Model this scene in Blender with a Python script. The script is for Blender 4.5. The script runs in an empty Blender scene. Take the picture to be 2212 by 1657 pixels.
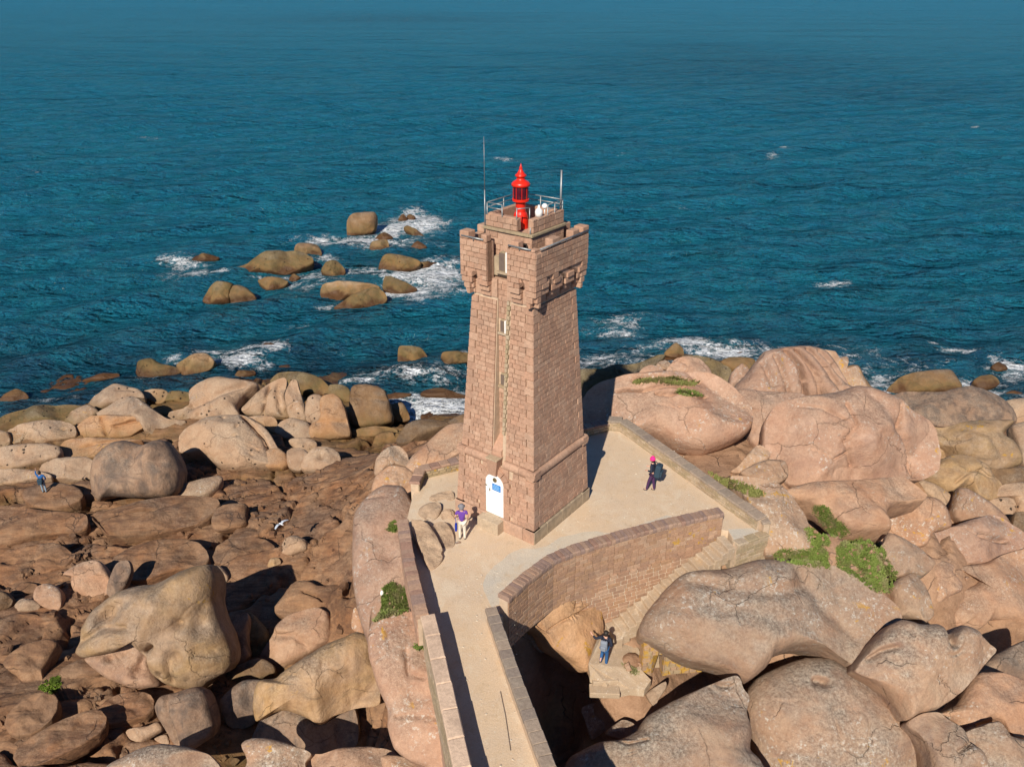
import bpy, bmesh, math, random
import numpy as np
from mathutils import Vector, Matrix, Euler
from mathutils.bvhtree import BVHTree

# ------------------------------------------------------------------ camera, sky, sun, exposure
scene = bpy.context.scene
col = scene.collection
CAM_F, CAM_P, CAM_H = 1780.0, math.radians(26.0), 20.3      # focal length in units of a 2212 wide picture
cam_d = bpy.data.cameras.new('camera'); cam = bpy.data.objects.new('camera', cam_d); col.objects.link(cam)
cam_d.sensor_width = 36; cam_d.lens = 36 * CAM_F / 2212; cam_d.clip_end = 60000; cam_d.clip_start = 0.5
cam.location = (0, 0, CAM_H); cam.rotation_euler = (math.pi / 2 - CAM_P, 0, 0)
scene.camera = cam

SUN_EL, SUN_AZ = math.radians(37), math.radians(18)         # SUN_AZ: heading of the shadows, from +Y towards +X
world = bpy.data.worlds.new('World'); scene.world = world; world.use_nodes = True
wn = world.node_tree.nodes; wl = world.node_tree.links
bg = wn['Background']; sky = wn.new('ShaderNodeTexSky'); sky.sky_type = 'NISHITA'; sky.sun_disc = False
sky.sun_elevation = SUN_EL; sky.sun_rotation = SUN_AZ + math.pi
sky.air_density = 1.0; sky.dust_density = 0.0; sky.ozone_density = 4.0
tint = wn.new('ShaderNodeMix'); tint.data_type = 'RGBA'; tint.blend_type = 'MULTIPLY'; tint.inputs[0].default_value = 1; tint.inputs[7].default_value = (.60, .92, 1.22, 1)
wl.new(sky.outputs[0], tint.inputs[6]); wl.new(tint.outputs[2], bg.inputs[0]); bg.inputs[1].default_value = 0.05
sd = bpy.data.lights.new('sun', 'SUN'); sd.energy = 5.0; sd.angle = math.radians(0.5); sd.color = (1.0, 0.92, 0.79)
sun = bpy.data.objects.new('sun', sd); col.objects.link(sun)
ld = Vector((math.sin(SUN_AZ) * math.cos(SUN_EL), math.cos(SUN_AZ) * math.cos(SUN_EL), -math.sin(SUN_EL)))
sun.rotation_euler = ld.to_track_quat('-Z', 'Y').to_euler(); sun.location = (-20, -30, 60)
vs = scene.view_settings; vs.view_transform = 'Standard'; vs.look = 'None'; vs.gamma = 1; vs.exposure = 0.24
vs.use_curve_mapping = False

SEA = -14.0

# ------------------------------------------------------------------ survey helpers: a sighting (x, y of the 2212 wide picture) to a point
SP, CP = math.sin(CAM_P), math.cos(CAM_P)
def ray(x, y):
    u = (np.asarray(x, float) - 1106) / CAM_F; v = (np.asarray(y, float) - 828.5) / CAM_F
    return np.stack([u, CP - v * SP, -SP - v * CP], -1)
def g(x, y, z=0.0):
    d = ray(x, y); t = (z - CAM_H) / d[..., 2]
    return np.array([0, 0, CAM_H]) + d * t[..., None] if np.ndim(t) else np.array([0, 0, CAM_H]) + d * t
def zat(x, y, Y):
    d = ray(x, y); return CAM_H + Y / d[1] * d[2]
def proj(P):
    P = np.asarray(P, float); d = P[..., 1] * CP + (CAM_H - P[..., 2]) * SP
    w = P[..., 1] * SP - (CAM_H - P[..., 2]) * CP
    return 1106 + CAM_F * P[..., 0] / d, 828.5 - CAM_F * w / d
ZM = {'A': (0, 748.8, .2781), 'B': (518.4, 748.8, .2781), 'C': (0, 1152, .3044), 'D': (403.2, 1152, .3044),
      'E': (1209.6, 720, .2608), 'F': (1670.4, 720, .2781), 'G': (1324.8, 1123.2, .3218), 'H': (1670.4, 1123.2, .3219),
      'I': (345.6, 403.2, .3125), 'J': (720, 1036.8, .374), 'K': (1036.8, 1065.6, .2864), 'L': (1209.6, 1152, .3044),
      'M': (921.6, 288, .2606), 'N': (921.6, 662.4, .3303), 'P': (0, 0, 1)}
def Z(k, pts):
    a, b, c = ZM[k]; return [(a + x * c, b + y * c) for x, y in pts]

# ------------------------------------------------------------------ numpy noise
_rng = np.random.default_rng(7)
_perm = _rng.permutation(256); _perm = np.concatenate([_perm, _perm, _perm])
_grad = _rng.normal(size=(256, 3)); _grad /= np.linalg.norm(_grad, axis=1)[:, None]
def perlin(P):
    P = np.asarray(P, float); i = np.floor(P).astype(int); f = P - i; i &= 255
    u = f * f * f * (f * (f * 6 - 15) + 10)
    def h(dx, dy, dz):
        k = _perm[_perm[_perm[(i[..., 0] + dx) & 255] + ((i[..., 1] + dy) & 255)] + ((i[..., 2] + dz) & 255)]
        return (_grad[k & 255] * (f - np.array([dx, dy, dz]))).sum(-1)
    x = u[..., 0]; y = u[..., 1]; z = u[..., 2]
    a = h(0, 0, 0) * (1 - x) + h(1, 0, 0) * x; b = h(0, 1, 0) * (1 - x) + h(1, 1, 0) * x
    c = h(0, 0, 1) * (1 - x) + h(1, 0, 1) * x; d = h(0, 1, 1) * (1 - x) + h(1, 1, 1) * x
    return ((a * (1 - y) + b * y) * (1 - z) + (c * (1 - y) + d * y) * z) * 1.6
def fbm(P, o=4, l=2.03, gn=.5):
    P = np.asarray(P, float); s = 0; a = 1
    for k in range(o): s = s + a * perlin(P + 17.3 * k); P = P * l; a *= gn
    return s
def worley(X, Y, seed=0):
    ix = np.floor(X).astype(int); iy = np.floor(Y).astype(int)
    f1 = np.full(X.shape, 9.); f2 = np.full(X.shape, 9.); idc = np.zeros(X.shape, int); cx = np.zeros(X.shape); cy = np.zeros(X.shape)
    for dx in (-1, 0, 1):
        for dy in (-1, 0, 1):
            k = _perm[(_perm[(ix + dx + seed) & 255] + iy + dy) & 255]
            px_ = ix + dx + (_perm[k] / 255.) * .9 + .05; py_ = iy + dy + (_perm[(k + 91) & 255] / 255.) * .9 + .05
            d = np.hypot(px_ - X, py_ - Y); m = d < f1
            f2 = np.where(m, f1, np.minimum(f2, d)); idc = np.where(m, k, idc)
            cx = np.where(m, px_, cx); cy = np.where(m, py_, cy); f1 = np.where(m, d, f1)
    return f1, f2, idc, cx, cy

# ------------------------------------------------------------------ scene-graph helpers
def tag(o, label=None, cat=None, group=None, kind=None):
    if label: o['label'] = label
    if cat: o['category'] = cat
    if group: o['group'] = group
    if kind: o['kind'] = kind
    return o
def empty(name, loc, rz=0.0, label=None, cat=None, group=None):
    o = bpy.data.objects.new(name, None); col.objects.link(o); o.location = loc; o.rotation_euler = (0, 0, rz)
    o.empty_display_size = .3
    return tag(o, label, cat, group)
def mesh_obj(name, verts, faces, mat=None, parent=None, smooth=False, origin=None):
    me = bpy.data.meshes.new(name)
    v = np.asarray(verts, float)
    if origin is not None: v = v - np.asarray(origin, float)
    me.from_pydata(v.tolist(), [], faces if isinstance(faces, list) else faces.tolist()); me.validate()
    if smooth: me.polygons.foreach_set('use_smooth', [True] * len(me.polygons))
    if mat: me.materials.append(mat)
    o = bpy.data.objects.new(name, me); col.objects.link(o)
    if parent: o.parent = parent
    if origin is not None: o.location = tuple(float(c) for c in origin)
    return o
def grid_mesh(name, V, nx, ny, mat, closed=False):
    i = np.arange(nx * ny).reshape(ny, nx)
    q = np.stack([i[:-1, :-1], i[:-1, 1:], i[1:, 1:], i[1:, :-1]], -1).reshape(-1, 4)
    me = bpy.data.meshes.new(name); me.vertices.add(len(V)); me.vertices.foreach_set('co', np.asarray(V, np.float32).ravel())
    me.loops.add(q.size); me.loops.foreach_set('vertex_index', q.ravel().astype(np.int32))
    me.polygons.add(len(q)); me.polygons.foreach_set('loop_start', np.arange(0, q.size, 4, dtype=np.int32))
    me.polygons.foreach_set('loop_total', np.full(len(q), 4, np.int32))
    me.polygons.foreach_set('use_smooth', np.ones(len(q), bool)); me.update(calc_edges=True); me.materials.append(mat)
    o = bpy.data.objects.new(name, me); col.objects.link(o); return o
class MB:
    """collects simple solids in one mesh"""
    def __init__(s): s.v = []; s.f = []
    def add(s, v, f): n = len(s.v); s.v += [tuple(map(float, p)) for p in v]; s.f += [tuple(i + n for i in q) for q in f]; return s
    def box(s, c, d, rz=0.0):
        x, y, z = d[0] / 2, d[1] / 2, d[2] / 2; cr, sr = math.cos(rz), math.sin(rz); v = []
        for a in (-1, 1):
            for b in (-1, 1):
                for e in (-1, 1): v.append((c[0] + a * x * cr - b * y * sr, c[1] + a * x * sr + b * y * cr, c[2] + e * z))
        return s.add(v, [(0, 1, 3, 2), (4, 6, 7, 5), (0, 4, 5, 1), (2, 3, 7, 6), (0, 2, 6, 4), (1, 5, 7, 3)])
    def prism(s, pts, z0, z1):
        n = len(pts); a = sum(pts[i][0] * pts[(i + 1) % n][1] - pts[(i + 1) % n][0] * pts[i][1] for i in range(n))
        if a < 0: pts = pts[::-1]
        z0 = z0 if hasattr(z0, '__len__') else [z0] * n; z1 = z1 if hasattr(z1, '__len__') else [z1] * n
        v = [(p[0], p[1], q) for p, q in zip(pts, z0)] + [(p[0], p[1], q) for p, q in zip(pts, z1)]
        return s.add(v, [tuple(range(n))[::-1], tuple(range(n, 2 * n))] + [(i, (i + 1) % n, n + (i + 1) % n, n + i) for i in range(n)])
    def tube(s, a, b, r, r2=None, n=8):
        a = Vector(a); b = Vector(b); r2 = r if r2 is None else r2; d = (b - a).normalized()
        u = d.orthogonal().normalized(); w = d.cross(u); v = []
        for p, q in ((a, r), (b, r2)):
            for k in range(n): t = 2 * math.pi * k / n; v.append(p + u * math.cos(t) * q + w * math.sin(t) * q)
        return s.add(v, [(k, (k + 1) % n, n + (k + 1) % n, n + k) for k in range(n)] + [tuple(range(n))[::-1], tuple(range(n, 2 * n))])
    def lathe(s, prof, c=(0, 0, 0), n=24, sq=0):
        v = []
        for r, z in prof:
            for k in range(n): t = 2 * math.pi * k / n; v.append((c[0] + r * math.cos(t), c[1] + r * math.sin(t), c[2] + z))
        m = len(prof); f = [(j * n + k, j * n + (k + 1) % n, (j + 1) * n + (k + 1) % n, (j + 1) * n + k) for j in range(m - 1) for k in range(n)]
        return s.add(v, f + [tuple(range(n))[::-1], tuple(range((m - 1) * n, m * n))])
    def build(s, name, mat, parent=None, smooth=False, bevel=0, origin=None):
        o = mesh_obj(name, s.v, s.f, mat, parent, smooth, origin)
        if bevel:
            m = o.modifiers.new('bevel', 'BEVEL'); m.width = bevel; m.segments = 2; m.limit_method = 'ANGLE'
        return o

# ------------------------------------------------------------------ materials
def nodes(name):
    m = bpy.data.materials.new(name); m.use_nodes = True; nt = m.node_tree
    return m, nt, nt.nodes, nt.links, nt.nodes['Principled BSDF']
def nz(nt, co, scale, detail=4, rough=.55, dist=0, scl=None, rot=None):
    n = nt.nodes.new('ShaderNodeTexNoise'); n.inputs['Scale'].default_value = scale; n.inputs['Detail'].default_value = detail
    n.inputs['Roughness'].default_value = rough; n.inputs['Distortion'].default_value = dist
    if scl or rot:
        mp = nt.nodes.new('ShaderNodeMapping'); nt.links.new(co, mp.inputs[0])
        if scl: mp.inputs['Scale'].default_value = scl
        if rot: mp.inputs['Rotation'].default_value = rot
        co = mp.outputs[0]
    nt.links.new(co, n.inputs['Vector']); return n.outputs[0]
def ramp(nt, fac, a, b, c0=(0, 0, 0, 1), c1=(1, 1, 1, 1)):
    r = nt.nodes.new('ShaderNodeMapRange'); r.inputs['From Min'].default_value = a; r.inputs['From Max'].default_value = b
    r.clamp = True; nt.links.new(fac, r.inputs['Value']); return r.outputs[0]
def mix(nt, fac, a, b, mode='MIX'):
    m = nt.nodes.new('ShaderNodeMix'); m.data_type = 'RGBA'; m.blend_type = mode
    for s, v in ((m.inputs[0], fac), (m.inputs[6], a), (m.inputs[7], b)):
        if hasattr(v, 'is_linked'): nt.links.new(v, s)
        elif isinstance(v, (int, float)): s.default_value = v
        else: s.default_value = tuple(v) + (1,) * (4 - len(v))
    return m.outputs[2]
def mth(nt, op, a, b=None, c=None):
    m = nt.nodes.new('ShaderNodeMath'); m.operation = op
    for s, v in zip(m.inputs, (a, b, c)):
        if v is None: continue
        if hasattr(v, 'is_linked'): nt.links.new(v, s)
        else: s.default_value = v
    return m.outputs[0]
def bump(nt, h, strength, dist, normal=None):
    b = nt.nodes.new('ShaderNodeBump'); b.inputs['Strength'].default_value = strength; b.inputs['Distance'].default_value = dist
    nt.links.new(h, b.inputs['Height'])
    if normal: nt.links.new(normal, b.inputs['Normal'])
    return b.outputs[0]
def simple(name, c, rough=.7, metal=0.0, var=.12, sc=6, bmp=.0):
    m, nt, N, L, B = nodes(name)
    geo = N.new('ShaderNodeTexCoord').outputs['Object']
    f = nz(nt, geo, sc); f2 = ramp(nt, f, .3, .7)
    L.new(mix(nt, f2, [x * (1 - var) for x in c], [min(1, x * (1 + var)) for x in c]), B.inputs['Base Color'])
    B.inputs['Roughness'].default_value = rough; B.inputs['Metallic'].default_value = metal
    if bmp: L.new(bump(nt, f, bmp, .02), B.inputs['Normal'])
    return m

def rock_mat(name, c1, c2, stain=(.16, .12, .11), sa=.5, yellow=.0, white=.0, streak=.0, layer=0.0, wet=True, grain=1.0, tone=.5, rand=.16, cracks=.12, pits=0, upper=False):
    m, nt, N, L, B = nodes(name)
    geo = N.new('ShaderNodeNewGeometry'); P = geo.outputs['Position']; oi = N.new('ShaderNodeObjectInfo')
    big = nz(nt, P, .28, 5, .6, .8); med = nz(nt, P, 1.1, 7, .68, .4); fine = nz(nt, P, 9, 5, .72); gr = nz(nt, P, 34, 3, .8)
    c = mix(nt, ramp(nt, big, .36, .62), c1, c2)
    c = mix(nt, mth(nt, 'MULTIPLY', ramp(nt, med, .42, .68), .6), c, (c1[0] * .70, c1[1] * .60, c1[2] * .55))
    c = mix(nt, mth(nt, 'MULTIPLY', ramp(nt, nz(nt, P, .8, 5, .6, .3, rot=(.4, .2, 1)), .56, .70), .55), c, (min(.6, c2[0] * 1.22), min(.5, c2[1] * 1.28), min(.42, c2[2] * 1.35)))
    # soft dark stains lying in bands
    st = ramp(nt, nz(nt, P, .42, 6, .62, 1.0, scl=(1, 1, 1.8), rot=(.3, .1, .4)), .50, .68)
    if streak:
        st2 = ramp(nt, nz(nt, P, 1.5, 5, .62, .4, scl=(1, 1, .22)), .45, .62)
        st = mth(nt, 'MAXIMUM', st, mth(nt, 'MULTIPLY', st2, streak))
    c = mix(nt, mth(nt, 'MULTIPLY', st, sa), c, stain)
    # grey lichen crust with coarse crystals, mostly on upward faces
    sep = N.new('ShaderNodeSeparateXYZ'); L.new(geo.outputs['Normal'], sep.inputs[0])
    up = ramp(nt, sep.outputs[2], .30, .95)
    zone = mth(nt, 'MULTIPLY', up, ramp(nt, nz(nt, P, .38, 7, .66, .5), .50 - .13 * min(1, tone), .60))
    crust = mix(nt, ramp(nt, fine, .38, .62), (.17, .145, .12), (.46, .41, .34))
    c = mix(nt, mth(nt, 'MULTIPLY', zone, tone * .72), c, crust)
    if layer:
        ly = ramp(nt, nz(nt, P, 1.1, 6, .7, .6, scl=(.35, 2.6, 3.5), rot=(0, 0, -.42)), .42, .62)
        c = mix(nt, mth(nt, 'MULTIPLY', ly, layer), c, (stain[0] * 1.3, stain[1] * 1.1, stain[2]))
        sm = ramp(nt, nz(nt, P, .30, 6, .6, .4), .48, .6); c = mix(nt, mth(nt, 'MULTIPLY', sm, .30), c, (.40, .26, .16))
    if upper:   # ground above the spray zone is paler and pinker
        su = N.new('ShaderNodeSeparateXYZ'); L.new(P, su.inputs[0]); c = mix(nt, mth(nt, 'MULTIPLY', ramp(nt, mth(nt, 'ADD', su.outputs[2], mth(nt, 'MULTIPLY', big, 3.0)), -7.5, -4.5), .85), c, mix(nt, ramp(nt, med, .4, .65), (.44, .28, .185), (.33, .20, .125)))
    c = mix(nt, .5 * grain, c, mix(nt, ramp(nt, fine, .3, .7), (.72, .69, .67), (1.18, 1.17, 1.15)), 'MULTIPLY')
    c = mix(nt, mth(nt, 'ADD', .25 * grain, mth(nt, 'MULTIPLY', zone, .6)), c, mix(nt, ramp(nt, gr, .36, .64), (.55, .53, .52), (1.15, 1.15, 1.15)), 'MULTIPLY')
    if white:
        w = mth(nt, 'MULTIPLY', ramp(nt, nz(nt, P, 6, 6, .75), .55, .61), ramp(nt, nz(nt, P, .5, 4, .6), .60 - white * .14, .68 - white * .10))
        c = mix(nt, mth(nt, 'MULTIPLY', w, .75), c, (.54, .50, .44))
    if yellow:
        y = mth(nt, 'MULTIPLY', ramp(nt, nz(nt, P, 2.4, 5, .65, .5), .60, .64), ramp(nt, nz(nt, P, .5, 2, .5), .66 - yellow * .25, .70 - yellow * .25))
        c = mix(nt, mth(nt, 'MULTIPLY', y, .8), c, (.50, .27, .03))
    # hairline joints
    vo = N.new('ShaderNodeTexVoronoi'); vo.feature = 'DISTANCE_TO_EDGE'; vo.inputs['Scale'].default_value = .42
    wv = N.new('ShaderNodeVectorMath'); wv.operation = 'ADD'; nn = N.new('ShaderNodeTexNoise'); nn.inputs['Scale'].default_value = .7; nn.inputs['Detail'].default_value = 5; L.new(P, nn.inputs['Vector'])
    sc_ = N.new('ShaderNodeVectorMath'); sc_.operation = 'SCALE'; sc_.inputs['Scale'].default_value = 1.6; L.new(nn.outputs['Color'], sc_.inputs[0]); L.new(P, wv.inputs[0]); L.new(sc_.outputs[0], wv.inputs[1]); L.new(wv.outputs[0], vo.inputs['Vector'])
    ck = mth(nt, 'MULTIPLY', ramp(nt, vo.outputs['Distance'], .012, .002), ramp(nt, nz(nt, P, .33, 2, .5, rot=(1, 0, 0)), .53, .58))
    c = mix(nt, mth(nt, 'MULTIPLY', ck, cracks), c, (.06, .045, .04))
    pt_ = None
    if pits:
        v2 = N.new('ShaderNodeTexVoronoi'); v2.inputs['Scale'].default_value = 1.9; L.new(P, v2.inputs['Vector'])
        pt_ = mth(nt, 'MULTIPLY', ramp(nt, mth(nt, 'ADD', v2.outputs['Distance'], mth(nt, 'MULTIPLY', fine, .16)), .26, .20), mth(nt, 'MULTIPLY', ramp(nt, nz(nt, P, .45, 3, .6, rot=(2, 0, 0)), .50, .54), pits))
    if wet:
        sp = N.new('ShaderNodeSeparateXYZ'); L.new(P, sp.inputs[0])
        zz = mth(nt, 'ADD', sp.outputs[2], mth(nt, 'MULTIPLY', mth(nt, 'SUBTRACT', big, .5), 3.0))
        wf = ramp(nt, zz, SEA + 2.4, SEA + 1.1)
        kelp = mix(nt, ramp(nt, med, .4, .6), (.125, .088, .035), (.20, .115, .045))
        c = mix(nt, mth(nt, 'MULTIPLY', wf, .8), c, kelp)
        wf2 = ramp(nt, zz, SEA + .9, SEA + .35); c = mix(nt, mth(nt, 'MULTIPLY', wf2, .9), c, (.075, .034, .015))
        L.new(mth(nt, 'SUBTRACT', .82, mth(nt, 'MULTIPLY', wf2, .4)), B.inputs['Roughness'])
    else: B.inputs['Roughness'].default_value = .85
    c = mix(nt, 1.0, c, mix(nt, oi.outputs['Random'], (1 - rand, 1 - rand * .9, 1 - rand * .75), (1 + rand * .5, 1 + rand * .32, 1 + rand * .1)), 'MULTIPLY')
    if pt_ is not None: c = mix(nt, pt_, c, (.035, .025, .02))  # shade inside the pits painted near black
    L.new(c, B.inputs['Base Color']); B.inputs['Specular IOR Level'].default_value = .2
    n1 = bump(nt, nz(nt, P, 1.9, 9, .7, .2), .7, .20)
    n2 = bump(nt, nz(nt, P, 14, 5, .7), .35, .03, n1)
    n3 = bump(nt, mth(nt, 'SUBTRACT', 1.0, ck), .8, .06, n2)
    if pt_ is not None: n3 = bump(nt, mth(nt, 'SUBTRACT', 1.0, pt_), 1.0, .15, n3)
    L.new(n3, B.inputs['Normal'])
    return m

M = {}
M['pink'] = rock_mat('pink_granite', (.44, .26, .165), (.46, .30, .20), (.20, .13, .105), .5, yellow=.15, white=.5)
M['pinkclean'] = rock_mat('smooth_pink_granite', (.47, .285, .195), (.48, .315, .225), (.25, .155, .125), .45, yellow=.15, white=.8, tone=.45, streak=.3, cracks=.0)
M['pinkgrey'] = rock_mat('lichen_grey_granite', (.42, .265, .175), (.40, .285, .20), (.18, .125, .11), .55, yellow=.2, white=.9, tone=1.15, streak=.15, cracks=.06)
M['tan'] = rock_mat('bleached_granite', (.43, .285, .185), (.43, .31, .215), (.17, .115, .08), .55, yellow=.1, white=.2, tone=.5, pits=.9)
M['orange'] = rock_mat('orange_granite', (.43, .235, .115), (.44, .27, .155), (.15, .085, .05), .5, yellow=.2)
M['sandrock'] = rock_mat('sandy_rock', (.52, .38, .26), (.48, .35, .245), (.30, .20, .13), .3, tone=.15, rand=.08)
M['apricot'] = rock_mat('apricot_granite', (.56, .33, .17), (.52, .32, .19), (.24, .14, .08), .35, yellow=.7)
M['brown'] = rock_mat('dark_granite', (.20, .125, .068), (.27, .17, .095), (.09, .06, .045), .6, streak=.5)
M['olive'] = rock_mat('algae_granite', (.15, .115, .055), (.21, .155, .08), (.045, .038, .025), .75, pits=1, streak=.3)
M['ochre'] = rock_mat('ochre_granite', (.44, .285, .14), (.45, .31, .205), (.12, .09, .065), .55, streak=.4, yellow=.2)
M['dark'] = rock_mat('stained_or_shaded_granite', (.30, .20, .14), (.34, .23, .155), (.085, .07, .065), .75, streak=.9)  # stained rock; also puts shade into the colour of the shaded boulders
M['lichen'] = rock_mat('lichen_covered_granite', (.45, .28, .18), (.46, .32, .22), (.2, .15, .11), .3, yellow=.75, white=1.3, tone=.4)
M['bedrock'] = rock_mat('bedrock', (.29, .145, .072), (.31, .18, .10), (.080, .050, .036), .6, layer=.75, upper=True, cracks=.6, yellow=.0, tone=.35)
# ------------------------------------------------------------------ terrain
CTRL = [  # sighting x, y, height
 (-250,900,-14.6),(0,893,-14.2),(60,875,-14.2),(170,862,-14.1),(330,838,-14.2),(450,828,-14.2),(560,815,-14.3),(680,812,-14.3),(790,838,-14.3),
 (880,880,-14.2),(905,915,-13.9),(1000,900,-13.9),(1150,860,-14),(1260,805,-14.2),(1390,772,-14.2),(1560,770,-14.3),(1750,770,-14.3),(1900,850,-14.2),(1960,840,-14.3),(2080,840,-14.3),(2212,880,-14.2),(2500,960,-14.3),
 (0,700,-17),(400,640,-17),(800,640,-17),(1300,640,-17),(1700,600,-17),(2300,650,-17),(-400,760,-17),(500,500,-18),(1500,450,-18),
 (1130,1290,-1.4),(1190,1250,-1.4),(1250,1235,-1.6),(0,940,-13.2),(0,1000,-12.2),(200,960,-12.6),(0,1100,-11.7),(97,1065,-11.7),(250,1085,-11.5),(450,1050,-11.5),(420,940,-12.3),(600,950,-12.3),(750,960,-12.9),(870,935,-13.2),(950,905,-13.6),
 (600,1100,-10.9),(700,1010,-11.6),(790,1010,-10.6),(840,990,-9.5),(900,960,-9),(100,1250,-10.9),(-250,1200,-11),(400,1250,-10.9),(600,1200,-10.6),(700,1150,-10.2),(740,1230,-9.8),(50,1400,-10.6),(100,1600,-10.2),(300,1600,-10.8),
 (-200,1650,-10),(500,1500,-12),(650,1400,-12.3),(700,1600,-12.6),(740,1450,-12.2),(560,1350,-11.7),(450,1580,-11.5),(200,1800,-10.3),(700,1800,-12),
 (250,880,-12.9),(400,858,-13.1),(550,850,-13.1),(700,850,-13.2),(640,910,-12.5),(560,890,-12.6),(480,900,-12.4),(330,900,-12.5),(800,900,-13),(700,930,-12.4),(500,960,-12),(880,960,-12.4),(600,1000,-11.7),(960,1080,-1.2),(905,1110,-1.3),(960,1160,-.5),(1000,980,-3.5),(930,1010,-5),(1130,1050,-1.4),(1300,1000,-1.4),(1450,1080,-1.4),(1350,930,-1.6),(1100,1200,-1.4),(1300,1120,-1.4),
 (1250,870,-6),(1330,840,-9),(1480,860,-4.5),(1640,870,-5),(1750,900,-5),(1500,1000,-1.6),(1580,1040,-1.0),(1650,1100,-.7),(1700,1050,-1.6),(1760,1150,-1.1),(1680,1195,-.9),(1880,1230,-1.5),(1915,1285,-2.2),(1905,1200,-2.0),(1870,1300,-2.2),(1835,1180,-1.3),(1860,1160,-1.9),(1800,1200,-1.1),
 (1850,1050,-3),(1950,1120,-3.4),(2050,1020,-6.5),(1960,960,-9),(2100,950,-9.5),(2212,950,-10),(1900,900,-10),(2000,880,-12.2),(2150,880,-12.5),(2212,1050,-7),(2100,1150,-6),(2212,1250,-6.5),(2000,1260,-5.2),(2050,1350,-7),(2212,1400,-7.5),(2500,1300,-7),(2500,1050,-9),
 (1940,1330,-7),(1700,1380,-8),(1620,1480,-8.5),(1900,1480,-10),(2100,1500,-10.5),(2212,1650,-8.5),(1850,1650,-8.5),(1600,1600,-8),(1500,1480,-6),(1400,1480,-4.4),(1310,1510,-4.6),(1330,1440,-3.85),(1300,1470,-4.05),(1360,1490,-4.15),(1400,1430,-3.95),(1280,1400,-3.75),(1340,1400,-3.6),(1330,1350,-3.3),(1270,1550,-7),(1200,1450,-7.5),(1200,1600,-8.5),(1400,1700,-7.5),(1300,1650,-8),
 (1105,1330,-4.5),(1125,1360,-6),(1160,1420,-6.8),(1190,1500,-7.5),(1150,1330,-3.2),(1250,1350,-3.5),(1330,1260,-3),(1450,1210,-2.4),(1120,1400,-7),(1010,1500,-7),(900,1450,-8),(860,1600,-10.5),(850,1330,-8),(800,1250,-8),(810,1140,-8.2),(860,1060,-6),(1100,1700,-8),(1000,1900,-10),(1500,1900,-8),(2100,1900,-8),(400,2100,-11),
]
_cp = np.array([g(x, y, z) for x, y, z in CTRL])
_s = _cp[:, :2]
_A = np.sqrt(((_s[:, None] - _s[None]) ** 2).sum(-1) + .5); n_ = len(_s)
_K = np.zeros((n_ + 3, n_ + 3)); _K[:n_, :n_] = _A; _K[:n_, n_] = 1; _K[:n_, n_ + 1:] = _s; _K[n_, :n_] = 1; _K[n_ + 1:, :n_] = _s.T
_K[:n_, :n_] -= np.eye(n_) * .15
_w = np.linalg.solve(_K, np.concatenate([_cp[:, 2], [0, 0, 0]]))
def terr(X, Y):
    X = np.asarray(X, float); Y = np.asarray(Y, float); out = np.zeros(X.size); x = X.ravel(); y = Y.ravel()
    for i in range(0, x.size, 40000):
        a = x[i:i + 40000]; b = y[i:i + 40000]
        out[i:i + 40000] = np.sqrt((a[:, None] - _s[:, 0]) ** 2 + (b[:, None] - _s[:, 1]) ** 2 + .5) @ _w[:n_] + _w[n_] + _w[n_ + 1] * a + _w[n_ + 2] * b
    return np.clip(out, -19, -.55).reshape(X.shape)
def hit(x, y):
    d = ray(x, y); t = np.linspace(8, 130, 1200); P = np.array([0, 0, CAM_H]) + d * t[:, None]
    k = np.argmax(P[:, 2] < np.maximum(terr(P[:, 0], P[:, 1]), SEA - 1)); return P[k]
def terr_fine(X, Y):
    z = terr(X, Y)
    wx = fbm(np.stack([X * .22, Y * .22, X * 0 + 3], -1), 3) * .9; wy = fbm(np.stack([X * .22, Y * .22, X * 0 + 9], -1), 3) * .9
    a = math.radians(24); U = (X * math.cos(a) + Y * math.sin(a)) + wx * 1.6; V = (-X * math.sin(a) + Y * math.cos(a)) + wy * 1.3
    left = np.clip((-1 - X) / 5, 0, 1) * np.clip((-6.0 - z) / 2, 0, 1); am = .45 + .55 * left
    f1, f2, k, cx, cy = worley(U / 6.5, V / 3.0)
    e = f2 - f1; h = (k / 255. - .5) * .8 + ((U / 6.5 - cx) * ((k % 7) - 3) * .12 + (V / 3.0 - cy) * ((k % 5) - 1.2) * .34)
    z = z + am * (h * .95 - .9 * np.exp(-(e / .045) ** 2))
    f1, f2, k, cx, cy = worley(U / 2.4 + 31, V / 1.0 + 17, 5)
    msk = np.clip(.5 + 1.6 * perlin(np.stack([X * .16, Y * .16, X * 0 + 8], -1)), 0.05, 1)
    e = f2 - f1; z = z + am * msk * ((k / 255. - .5) * .42 -  .34 * np.exp(-(e / .06) ** 2))
    f1, f2, k, cx, cy = worley(U / 1.0 + 61, V / .55 + 37, 9); z = z + am * np.clip(msk * 1.4 - .5, 0, 1) * ((k / 255. - .5) * .12 - .09 * np.exp(-((f2 - f1) / .08) ** 2))
    z = z + am * .10 * fbm(np.stack([U * .5, V * 1.6, X * 0], -1), 4) * (.4 + msk) + .035 * fbm(np.stack([X * 1.8, Y * 1.8, X * 0 + 4], -1), 3)
    return np.minimum(z, -.45)
gx = np.concatenate([np.arange(-54, -2, .14), np.arange(-2, 50, .3)]); gy = np.concatenate([np.arange(6, 18, .3), np.arange(18, 66, .13), np.arange(66, 82, .3)]); GX, GY = np.meshgrid(gx, gy)
TZ = terr_fine(GX, GY)
_bi = np.arange(len(gx) * len(gy)).reshape(len(gy), len(gx)); _bq = np.stack([_bi[:-1, :-1], _bi[:-1, 1:], _bi[1:, 1:], _bi[1:, :-1]], -1).reshape(-1, 4)
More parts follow.
